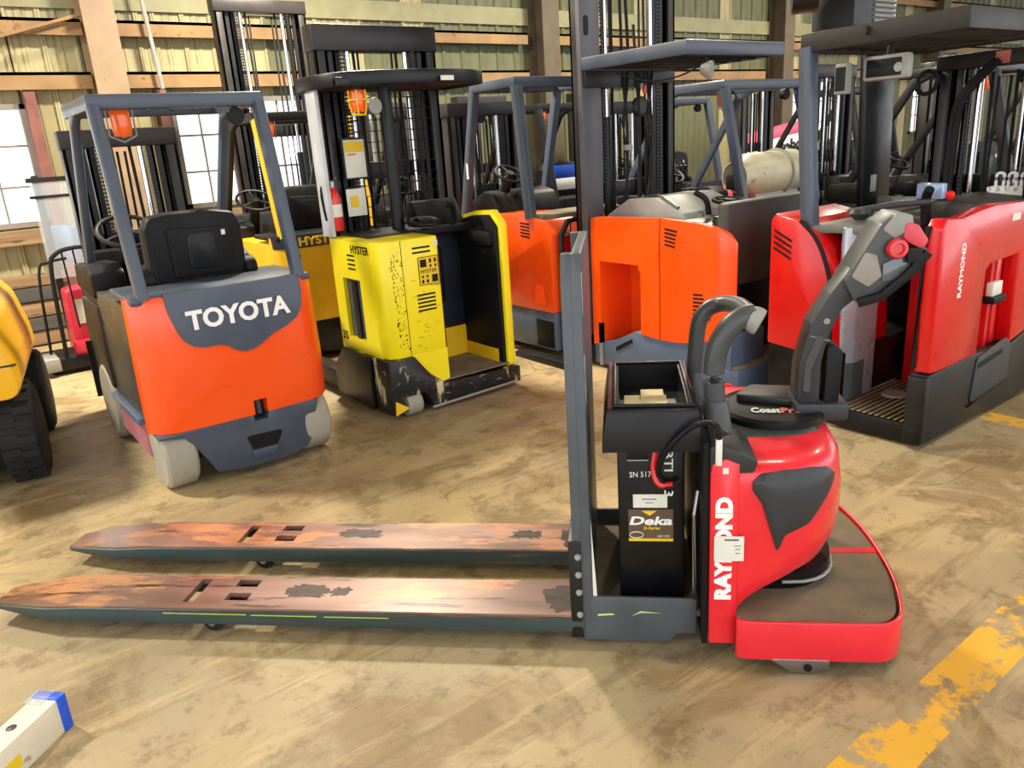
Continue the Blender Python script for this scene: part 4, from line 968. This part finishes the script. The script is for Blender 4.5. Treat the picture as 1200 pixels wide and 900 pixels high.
# ------------------------------------------------------------------ second orange truck, between the yellow one and the tall mast
def standup_orange():
    t = Thing('electric_forklift', 'orange stand-up forklift with slate guard posts between yellow reach truck and tall mast', 'forklift', (3.88, 4.72, 0))
    bo = t.add('body_shell', MB().prism(fillet([(-.02, .40), (-.02, 1.02), (.08, 1.13), (.35, 1.175), (1.3, 1.13), (1.42, 1.0), (1.42, .40)], [.01, .03, .06, .1, .08, .05, .01]), 'x', 0, .34, .014), m_orange)
    for i in range(5): t.add('vent', MB().prism([(.24, .985+.026*i), (.36, .995+.026*i), (.36, 1.006+.026*i), (.24, .997+.026*i)], 'x', -.002, .01), m_black, bo)
    t.add('hand_print', MB().prism(fillet([(.08, .46), (.22, .46), (.2, .62), (.1, .6)], .02), 'x', -.0015, .004), m_orange2, bo)
    t.add('base', MB().box(.01, 1.0, -.02, 1.42, .08, .40, .012), m_slate2)
    t.add('step_recess', MB().box(.0, .02, .0, .22, .10, .33, .01), m_black)
    t.add('main_block', MB().box(.34, 1.0, .45, 1.42, .4, 1.1, .01), m_dark)
    t.add('side_wall', MB().box(.95, 1.0, -.02, .5, .4, 1.12, .02), m_orange)
    # black cage beside the rear of the body
    cg = t.add('cage', MB().bar([(.06, -.08, .1), (.06, -.08, 1.02), (.12, -.09, 1.12), (.30, -.09, 1.14)], .035, .04, (0, 1, 0), .01).bar([(.36, -.10, .1), (.36, -.10, 1.14)], .03, .03, (0, 1, 0), .01), m_black)
    for k in range(3): t.add('cage_bar', MB().tube([(.06, -.085, .45+.28*k), (.36, -.10, .47+.28*k)], .008, 6), m_steel, cg)
    for k in range(2): t.add('cage_bar', MB().tube([(.15+.1*k, -.09, .1), (.15+.1*k, -.09, 1.13)], .006, 6), m_black, cg)
    t.add('bay_panel', MB().box(.06, .9, .02, .06, .4, 1.05), m_black)
    t.add('red_panel', MB().box(.08, .34, -.03, -.01, .62, 1.0, .01), m_red)
    t.add('red_lamp', MB().lathe([(0, .01), (.03, .005), (.04, -.01)], (.16, -.06, .33), (0, -1, 0), 14), m_redknob)
    t.add('console', MB().box(.02, .9, .1, .4, 1.12, 1.17, .02), m_mat)
    t.add('dash', MB().prism([(.75, 1.13), (1.2, 1.13), (1.2, 1.26), (1.0, 1.34), (.85, 1.30)], 'x', .10, .8, .03), m_black)
    steering_wheel(t, (.30, .86, 1.47), 30, .13)
    for x in (.02, .92):
        t.add('guard_post', MB().bar([(x, .24, 1.14), (x, .33, 2.15)], .07, .085, (0, 1, 0), .012), m_slate)
        t.add('guard_post', MB().bar([(x, 1.18, 1.1), (x, .90, 2.17)], .07, .07, (0, 1, 0), .012), m_slate)
    guard_top(t, .02, .92, .35, .90, 2.215, m_slate, 4, .08)
    t.add('number_plate', MB().box(-.018, -.012, 1.03, 1.055, 1.45, 1.58), m_cream)
    mast(t, .1, .9, 1.46, 2.1, carr=None)
    return t
standup_orange()
single('bumper_bar', MB().prism([(4.36, .0), (5.10, .0), (5.10, .045), (4.36, .06)], 'x', 3.76, 3.87, .005), m_dark, 'low black bumper bar of the orange stand-up forklift, built apart from it', 'rail')  # bumper bar of the stand-up forklift, kept as a separate object

# ------------------------------------------------------------------ red reach truck on the right (turned a quarter turn: forward is +X)
def reach_red():
    t = Thing('reach_truck', 'red and black reach truck with open rear platform and vertical white lettering', 'reach truck', (4.05, 1.83, 0), -90)
    m_console = mat('mid_grey_console', (112, 112, 106), .45, var=.15)
    # local: x from -1 (left) to 0 (right side), y forward from the rear face
    lb = [(-1.0, .44), (-1.0, 1.20), (-.97, 1.235), (-.80, 1.20), (-.72, 1.13), (-.66, 1.05), (-.61, .93), (-.58, .79), (-.56, .40)]
    bo = t.add('left_body', MB().prism(lb, 'y', 0, .62, .012), m_red)
    for i in range(4): t.add('vent', MB().prism([(-.975, 1.145-.035*i), (-.855, 1.085-.035*i), (-.855, 1.07-.035*i), (-.975, 1.13-.035*i)], 'y', -.002, .01), m_black, bo)
    t.add('body_edge', MB().tube([(-.80, -.004, 1.20), (-.70, -.006, 1.11), (-.63, -.006, .98), (-.585, -.006, .80), (-.57, -.004, .42)], .012, 6, smooth=3), m_black, bo)
    t.add('left_base', MB().box(-1.0, -.54, .02, 1.3, .03, .43, .01), m_blackg)
    sv = t.add('silver_column', MB().prism(fillet([(-.60, .10), (-.565, .08), (-.515, .16), (-.51, .40), (-.60, .40)], [.0, .03, .05, .02, 0]), 'z', .13, 1.16, .008), m_silver, label='silver curved inner column')
    t.add('column_scuff', MB().prism(fillet([(-.60, .098), (-.564, .078), (-.513, .16), (-.512, .3), (-.60, .3)], [.0, .03, .05, .02, 0]), 'z', .13, .36), m_frame, sv)
    cs = t.add('console', MB().prism(fillet([(-.98, .30), (-.78, .02), (-.66, .10), (-.46, .12), (-.40, .6), (-.42, 1.15), (-.98, 1.15)], .05), 'z', 1.12, 1.17, .012), m_console, label='grey operator console')
    t.add('console_bin', MB().box(-.93, -.62, .55, 1.1, 1.17, 1.19, .01), m_console, cs)
    t.add('console_back', MB().box(-.98, -.40, 1.1, 1.16, 1.14, 1.23, .01), m_console, cs)
    t.add('tiller_knob', MB().lathe([(0, .05), (.06, .045), (.075, .02), (.05, 0), (.03, -.02)], (-.60, .28, 1.20), (0, 0, 1), 18), m_dgrey, cs)
    t.add('tiller_arm', MB().bar([(-.60, .28, 1.235), (-.46, .38, 1.26), (-.32, .5, 1.27)], .05, .035, (0, 0, 1), .01), m_dgrey, cs)
    t.add('joystick', MB().tube([(-.34, .52, 1.15), (-.34, .5, 1.28), (-.31, .47, 1.34)], .026, 10, smooth=3), m_black, cs)
    t.add('display', MB().box(-.45, -.30, .60, .66, 1.27, 1.36, .01), mat('pale_screen', (150, 176, 214), .2, coat=.5), cs)
    t.add('emergency_button', MB().lathe([(0, .025), (.022, .02), (.024, .0), (.012, -.02)], (-.21, .5, 1.30), (0, -.5, 1), 14), m_redknob, cs)
    m_tread = mat('worn_tread_plate', (150, 138, 112), .5, .2, var=.2)
    fl_ = t.add('platform', MB().box(-.55, -.03, .0, .74, .03, .118, .006), m_blackg)
    for i in range(14):
        for k in range(1): t.add('tread_bar', MB().box(-.54+.036*i, -.524+.036*i, .015, .72, .118, .126), m_tread, fl_)
    t.add('foot_pedal', MB().lathe([(0, .012), (.07, .01), (.075, 0)], (-.38, .42, .127), (0, 0, 1), 18), m_ltgrey, fl_)
    t.add('sill', MB().box(-.56, -.03, -.012, .012, .02, .128, .004), m_blackg, fl_)
    t.add('bay_wall', MB().box(-.50, -.05, .74, .78, .12, .95), mat('deep_red_panel', (206, 14, 20), .4), label='deep red inner wall')
    t.add('bay_cushion', MB().box(-.45, -.06, .68, .76, .90, 1.24, .03), mat('dark_brown_vinyl', (58, 54, 48), .55), label='dark brown cushion')
    t.add('rating_plate', MB().box(-.19, -.10, .726, .738, .84, .93), m_ltgrey)
    pl = t.add('warning_label', MB().box(-.20, -.11, .726, .738, .68, .79), m_yelstk)
    t.add('print_line', MB().box(-.19, -.12, .7245, .727, .77, .782), m_black, pl)
    # right side wall
    rs = [(.0, .43), (.0, 1.19), (.03, 1.235), (.20, 1.22), (.40, 1.24), (.58, 1.25), (1.35, 1.22), (1.35, .46), (.98, .40), (.96, .94), (.60, .93), (.55, .90), (.55, .42), (.10, .42)]
    ro = t.add('right_body', MB().prism(rs, 'x', -.085, .0, .012), m_red, label='red side wall with recess')
    t.add('recess_panel', MB().box(-.12, -.085, .5, 1.0, .40, .98), m_red, ro)
    t.add('recess_rib', MB().box(-.086, -.05, .82, .88, .42, .93, .01), m_red, ro)
    t.add('rear_edge', MB().tube([(-.085, -.004, .45), (-.085, -.006, 1.1), (-.07, .0, 1.2)], .014, 6), m_black, ro)
    t.text('RAYMOND', (.0012, .245, .945), (0, 0, 1), (0, -1, 0), .29, .042, m_white, ro, bold=.03)
    t.add('tag', MB().box(-.0, .004, .80, .90, 1.14, 1.18), m_cream, ro)
    t.add('battery_gauge', MB().box(-.06, -.02, .72, .84, .72, .80, .006), m_cream, ro)
    t.add('battery_connector', MB().box(-.07, .0, .70, .86, .68, .72, .006), m_black, ro)
    rb = t.add('right_base', MB().prism([(.0, .025), (1.38, .025), (1.38, .47), (.99, .39), (.55, .43), (.0, .42)], 'x', -.10, .004, .010), mat('charcoal_paint', (36, 35, 33), .45, spec=.35), label='charcoal lower side')
    t.add('access_panel', MB().prism(fillet([(.50, .14), (.98, .17), (.98, .40), (.90, .455), (.54, .40)], .03), 'x', .002, .014, .004), m_dgrey, rb)
    t.add('panel_slot', MB().prism(fillet([(.55, .335), (.86, .365), (.86, .395), (.55, .37)], .008), 'x', .012, .016), m_black, rb)
    t.add('panel_gap', MB().prism([(.48, .12), (.98, .17), (.98, .18), (.6, .15)], 'x', .002, .016), m_black, rb)
    t.add('bumper_post', MB().box(-.10, .006, -.03, .02, .03, .41, .012), m_dark, rb)
    t.add('bumper_foot', MB().box(-.10, .0, -.035, .0, .03, .12, .006), m_blackg, rb)
    t.add('arm_rest', MB().prism([(-.40, 1.15), (-.40, 1.23), (-.34, 1.27), (-.02, 1.24), (-.02, 1.15)], 'y', .62, 1.15, .02), mat('brown_black_vinyl', (52, 50, 44), .5), label='dark padded arm rest')
    # guard
    m_gd = mat('charcoal_guard', (42, 38, 35), .5, var=.15, spec=.3)
    go = t.add('overhead_guard', MB().sweep([(-.87, .07, 2.15), (-.01, .05, 2.16), (-.01, 1.2, 2.16), (-.87, 1.2, 2.15)], rrect(.035, .10, .006, 2), closed=True), m_gd)
    for i in range(7):
        t.add('guard_bar', MB().bar([(-.85, .2+.14*i, 2.14), (-.03, .2+.14*i, 2.15)], .02, .05), m_gd, go)
    t.add('guard_bar', MB().bar([(-.5, .02, 2.17), (-.5, 1.18, 2.17)], .02, .04), m_gd, go)
    t.add('guard_post', MB().bar([(-.785, .07, 1.16), (-.83, .07, 1.7), (-.855, .08, 2.13)], .075, .09, (0, 1, 0), .012), m_slate)
    t.add('guard_pillar', MB().prism([(.93, 1.15), (1.26, 1.15), (1.2, 2.13), (.86, 2.13)], 'x', -1.0, -.95, .008), m_blackg, label='wide black front pillar')
    t.add('guard_pillar', MB().prism([(1.05, 1.15), (1.26, 1.15), (1.2, 2.13), (1.0, 2.13)], 'x', -.06, -.01, .008), m_blackg)
    mo = t.add('monitor', MB().box(-.66, -.40, .30, .36, 1.93, 2.06, .02), m_ltgrey, label='grey framed display hung under the guard')
    t.add('screen', MB().box(-.635, -.44, .296, .302, 1.95, 2.04, .002), m_black, mo)
    t.add('badge', MB().lathe([(0, .004), (.024, .003), (.026, 0)], (-.455, .298, 1.99), (0, -1, 0), 16), m_ltgrey, mo)
    t.add('bracket', MB().bar([(-.53, .34, 2.05), (-.53, .36, 2.15)], .03, .03, (0, 1, 0)), m_black, mo)
    t.add('switch_box', MB().box(-.90, -.82, .42, .48, 1.88, 2.05, .01), m_ltgrey)
    t.add('switch_face', MB().box(-.89, -.83, .416, .422, 1.90, 2.03), m_black)
    cb = t.add('charger_box', MB().box(-1.005, -.94, 1.0, 1.06, 1.27, 1.38, .006), m_ltgrey)
    t.add('charger_cord', MB().tube([(-1.0, 1.04, 1.37), (-1.02, 1.05, 1.46), (-1.02, 1.12, 1.47), (-1.02, 1.2, 1.38), (-1.02, 1.16, 1.18)], .007, 6, smooth=4), m_ltgrey, cb)
    t.add('beam_sticker', MB().box(-.40, -.32, 1.322, 1.329, 2.0, 2.07), mat('faded_red_sticker', (206, 120, 104), .6))
    t.add('hose_coil', MB().tube([(-.78+.07*math.cos(i*math.pi/6), 1.29+.012*math.sin(i*.5), 1.93+.07*math.sin(i*math.pi/6)) for i in range(49)], .014, 6), m_rubber)
    mast(t, -.74, .02, 1.34, 2.08, m=m_mast, beam=.09, stage=3, flen=.5)
    t.add('front_block', MB().box(-.98, -.02, 1.16, 1.33, .05, 1.12), m_dark)
    for s in (-.98, -.13):
        t.add('outrigger', MB().prism([(1.3, .05), (2.3, .05), (2.3, .14), (1.3, .17)], 'x', s, s+.13, .006), m_dark)
        wheel(t, (s+.065, 2.2, .065), .06, .09, m_beige, m_dark, 'load_wheel')
    for k in range(2):
        t.add('hose', MB().tube([(-.62+.03*k, 1.32, 1.30), (-.60+.03*k, 1.31, 1.75), (-.50+.03*k, 1.31, 1.92), (-.40+.03*k, 1.31, 2.02)], .02, 8, smooth=4), m_rubber)
        t.add('hose', MB().tube([(.02, 1.32, 1.30), (.0, 1.31, 1.75), (-.10, 1.31, 1.92), (-.20+.03*k, 1.31, 2.02)], .02, 8, smooth=4), m_rubber)
    wheel(t, (-.25, .4, .07), .055, .1, m_rubber, m_dark, 'caster')
    return t
reach_red()
bk = Thing('plastic_basket', 'white perforated plastic basket standing on the red truck', 'basket', (5.24, 1.84, 1.12))
bk.add('basket', MB().holes(lin(0, .3, 12), lin(0, .15, 6), lambda u, v: int(u/.025) % 2 == 1 and int(v/.025) % 2 == 1, 0, 1, lambda u, v, k: (.0+.01*k, u, .02+v)).holes(lin(0, .1, 4), lin(0, .15, 6), lambda u, v: int(u/.025) % 2 == 1 and int(v/.025) % 2 == 1, 0, 1, lambda u, v, k: (u, .0+.01*k, .02+v)).box(.0, .1, .29, .3, .02, .17).box(.09, .1, 0, .3, .02, .17).box(0, .1, 0, .3, .0, .02), m_white)
for k in range(4): bk.add('handle', MB().tube([(.05, .02+.07*k, .16), (.05, .02+.07*k, .24), (.05, .06+.07*k, .24), (.05, .06+.07*k, .16)], .009, 6, smooth=4), m_white)
# ------------------------------------------------------------------ trucks behind
H2 = counterbalance('forklift', 'yellow forklift with tall brown mast behind the orange one', (2.80, 6.32, 0), m_yel2, m_dark, m_dark, None, tyre=m_rubber, mast_z=3.22, hood=m_yel2, low_guard=m_yel2, mast_y=1.78, mx=(-.12, .80), flen=.75, pb=[(-.50, 1.0), (.50, 1.0)])
H2.text('HYSTER', (-.12, -.018, 1.05), (1, 0, 0), (0, 0, 1), .40, .07, m_yelstk, depth=.01, bold=.03)
H2.text('30', (-.36, .0, .93), (1, 0, 0), (0, 0, 1), .09, .06, m_dark, depth=.006)
P1 = counterbalance('forklift', 'dark grey forklift carrying a cream propane tank across its rear', (5.90, 3.95, 0), m_dark, m_dark, m_slate, None, tyre=m_rubber, mast_z=2.05, seat=False, flen=.35, wide=.60)
tank_on(P1, .22, 1.34, mat('cream_tank_paint', (196, 190, 160), .45, .1, var=.12, wear=((120, 104, 80), .66, 7, (1, 1, 1))), .92, .18)
P1.add('red_panel', MB().box(-.46, -.2, .05, .5, 1.11, 1.15, .01), m_redknob)
T3 = counterbalance('electric_forklift', 'orange forklift behind the red truck with lettering down its black mast', (7.45, 2.62, 0), m_orange, m_slate, m_dark, None, mast_z=2.25, flen=.7)
T3.text('TOYOTA', (-.345, 1.912, 1.50), (0, 0, -1), (1, 0, 0), .48, .05, m_white, depth=.006, bold=.02)
T3.text('TOYOTA', (.0, 1.905, 1.03), (1, 0, 0), (0, 0, 1), .30, .06, m_white, depth=.006, bold=.02)
B1 = counterbalance('forklift', 'black forklift parked by the wall behind the slate guard posts', (4.45, 6.42, 0), m_dark, m_dark, m_black, None, tyre=m_rubber, mast_z=2.25, flen=.6)
B2 = counterbalance('forklift', 'dark forklift with blue and white seat by the wall', (5.95, 6.50, 0), m_dark, m_dark, m_dark, None, tyre=m_rubber, mast_z=2.3, flen=.55)
B2.add('seat_cover', MB().box(-.26, .22, .425, .437, 1.30, 1.44, .004), m_blue)
B2.add('seat_cover', MB().box(-.26, .22, .425, .437, 1.17, 1.30, .004), m_white)
B3 = counterbalance('forklift', 'slate forklift in the back row, right of the one with the blue seat', (7.75, 6.4, 0), m_slate, m_dark, m_slate, None, tyre=m_rubber, mast_z=2.3, flen=.6)
B4 = counterbalance('forklift', 'yellow forklift far back on the right beyond the red truck', (9.8, 5.2, 0), m_yel2, m_dark, m_dark, None, tyre=m_rubber, mast_z=2.3, flen=.6)
B5 = counterbalance('forklift', 'orange forklift farthest to the right beyond the red truck mast', (9.3, 2.4, 0), m_orange2, m_slate, m_dark, None, mast_z=2.25, flen=.6)

# loader boom with red and white sides, far back on the right
lb = Thing('loader', 'white and pink loader boom with black lettering far behind the propane tank', 'loader', (11.9, 8.2, 0))
m_lw = mat('loader_white', (232, 230, 232), .4); m_lp = mat('loader_pink', (226, 90, 120), .4)
lb.add('boom', MB().prism([(-1.0, 1.02), (1.0, 1.18), (1.0, 1.62), (-1.0, 1.42)], 'y', -.1, .1, .02), m_lw)
lb.add('boom_stripe', MB().prism([(-1.0, 1.42), (1.0, 1.62), (1.0, 1.8), (-1.0, 1.58)], 'y', -.1, .1, .02), m_lp)
lb.add('chassis', MB().box(-1.0, 1.0, -.45, .45, .3, 1.0, .03), m_lp)
for sx in (-1, 1):
    for sy in (-1, 1): lb.add('tyre', MB().lathe([(.2, -.12), (.36, -.12), (.4, -.08), (.4, .08), (.36, .12), (.2, .12)], (sx*.6, sy*.55, .4), (0, 1, 0), 24), m_rubber)
lb.text('Bobcat', (.25, -.105, 1.38), (1, 0, .09), (0, 0, 1), .9, .2, m_black, depth=.01, bold=.02)

# yellow truck cut by the left edge
def yellow_left():
    t = Thing('forklift', 'yellow machine with black lugged tyre cut off by the left edge', 'forklift', (-.36, 5.05, 0), -9)
    sh = [(-.62, .55), (-.62, .95), (-.5, 1.15), (.26, 1.16), (.44, 1.12), (.54, .98), (.59, .74), (.60, .55)]
    t.add('hood', MB().prism(fillet(sh, .16, 10), 'y', .0, 1.5, .03), mat('clean_yellow_paint', (246, 186, 22), .35, var=.04, coat=.3), label='rounded yellow counterweight')
    t.add('hood_seam', MB().box(-.6, .603, -.003, .02, .74, .75), m_dark)
    t.add('chassis', MB().box(-.55, .46, .06, 1.6, .14, .58, .03), m_blackg)
    for s in (-1, 1):
        wo = wheel(t, (s*.52, .30, .29), .29, .20, m_rubber, m_dark)
        lug = MB()
        for i in range(22):
            a = i*2*math.pi/22
            for e in (-1, 1):
                b = MB().box(0, .085, -.022, .022, .27, .302)
                b.xform(Matrix.Translation((s*.52+(0 if e > 0 else -.085), .30, .29)) @ Matrix.Rotation(a+(.07 if e > 0 else 0), 4, 'X')); lug.add(b.v, b.f)
        lo = t.add('tread_lugs', lug, m_rubber, wo); lo['kind'] = 'stuff'
    for s in (-1, 1): wheel(t, (s*.52, 1.25, .29), .29, .20, m_rubber, m_dark)
    return t
yellow_left()

# red stacker with a clear plastic screen by the wall
def stacker():
    t = Thing('pallet_stacker', 'small red pallet stacker with clear plastic screen by the wall', 'stacker', (.86, 7.85, 0))
    m_pinkred = mat('faded_red_paint', (206, 38, 62), .4, var=.08, coat=.2)
    t.add('body', MB().prism(fillet([(0, .14), (.34, .14), (.36, .60), (.30, .74), (.02, .72)], .04), 'y', .0, .35, .02), m_pinkred)
    t.add('bumper', MB().box(-.02, .36, -.06, .02, .14, .28, .02), m_pinkred)
    t.add('label_card', MB().box(.06, .14, -.006, .002, .42, .64), m_cream)
    t.add('base', MB().box(-.26, .40, -.10, .4, .04, .15, .01), m_blackg)
    t.add('foot', MB().box(-.30, -.16, -.14, .2, .05, .17, .015), m_ltgrey)
    for xx in (-.2, .1, .34): t.add('wheel', MB().lathe([(.02, -.03), (.045, -.03), (.045, .03), (.02, .03)], (xx, .0, .045), (0, 1, 0), 14), m_rubber)
    t.add('rail', MB().tube([(-.10, -.08, .12), (-.06, -.08, .9), (.0, -.08, 1.06), (.16, -.08, 1.1), (.30, -.08, 1.08)], .018, 8, smooth=4), m_black)
    t.add('rail', MB().tube([(-.2, .1, .12), (-.14, .1, .88), (-.05, .1, .98), (.1, .1, 1.0)], .012, 8, smooth=4), m_black)
    for k in range(3): t.add('rail_bar', MB().tube([(.06+.09*k, -.07, .4), (.05+.09*k, -.08, 1.08)], .008, 6), m_black)
    t.add('tiller', MB().tube([(.2, -.05, .75), (.24, -.12, 1.0), (.3, -.16, 1.14)], .025, 8, smooth=3), m_black)
    t.add('tiller_grip', MB().box(.24, .40, -.20, -.12, 1.12, 1.2, .02), m_redknob)
    t.add('screen', MB().box(-.02, .40, .38, .386, .80, 1.68), m_clear, label='clear plastic screen')
    t.add('screen_frame', MB().box(-.04, .42, .375, .395, 1.66, 1.70).box(-.04, .42, .375, .395, 1.52, 1.545), m_dark)
    t.add('blue_pack', MB().box(.06, .38, .46, .6, .92, 1.26, .03), mat('pale_blue_plastic', (150, 178, 224), .5))
    for xx in (.04, .34): t.add('mast_rail', MB().box(xx-.03, xx+.03, .40, .45, .1, 1.72, .004), m_dark)
    return t
stacker()

# white beam with blue end cap, near left corner
bt = Thing('beam', 'white box beam with blue end cap in the near left corner', 'beam', (.015, 2.62, 0), 221.8)
# local x runs away from the cap, y to the right of it
bt.add('beam_body', MB().box(0.03, 1.3, -.09, .0, .0, .125, .004), mat('white_beam_paint', (232, 226, 206), .45, var=.08, wear=((180, 168, 140), .64, 9, (1, 1, 1))))
bt.add('end_cap', MB().box(-.005, .032, -.094, .004, .0, .129, .004), m_blue, label='blue plastic end cap')
bt.add('clear_cap', MB().box(.0, .06, -.096, -.03, .126, .134, .002), m_clear)
bt.add('bolt_hole', MB().lathe([(0, .0012), (.014, .001), (.016, 0)], (.16, -.05, .125), (0, 0, 1), 14), m_dgrey)
bt.add('yellow_tag', MB().box(.20, .27, -.002, .002, .03, .07), m_yelstk)

# fan and heater hung high between the trucks
ft = Thing('drum_fan', 'round dark drum fan hung high near the dark column', 'fan', (9.25, 6.1, 3.42))
ft.add('drum', MB().lathe([(.40, -.15), (.42, -.15), (.42, .15), (.40, .15), (.39, .0)], (0, 0, 0), (.6, -.8, 0), 28), m_dark)
for k in range(5): ft.add('blade', MB().prism([(.04, -.02), (.36, -.08), (.36, .08), (.04, .03)], 'z', -.004, .004).xform(Matrix.Rotation(R(36.9), 4, 'Z') @ Matrix.Rotation(R(90), 4, 'X') @ Matrix.Rotation(R(72*k), 4, 'Z') @ Matrix.Rotation(R(20), 4, 'X')), m_grey)
ft.add('hub', MB().lathe([(.0, -.06), (.06, -.05), (.07, .05), (0, .06)], (0, 0, 0), (.6, -.8, 0), 16), m_grey)
ft.add('hanger', MB().cyl((0, 0, .40), (0, 0, 2.78), .015, seg=8), m_steel)
hn = Thing('unit_heater', 'grey louvred unit heater hung high above the red truck guard', 'heater', (10.5, 6.1, 2.85))
hn.add('case', MB().box(-.55, .45, -.25, .35, .0, .75, .02), m_dgrey)
for k in range(11): hn.add('louvre', MB().prism([(-.275, .06+.06*k), (-.25, .06+.06*k), (-.25, .10+.06*k), (-.27, .09+.06*k)], 'x', -.1, .42), m_ltgrey)
for xx in (-.45, .38): hn.add('hanger', MB().cyl((xx, .05, .74), (xx, .05, 3.35), .012, seg=8), m_steel)
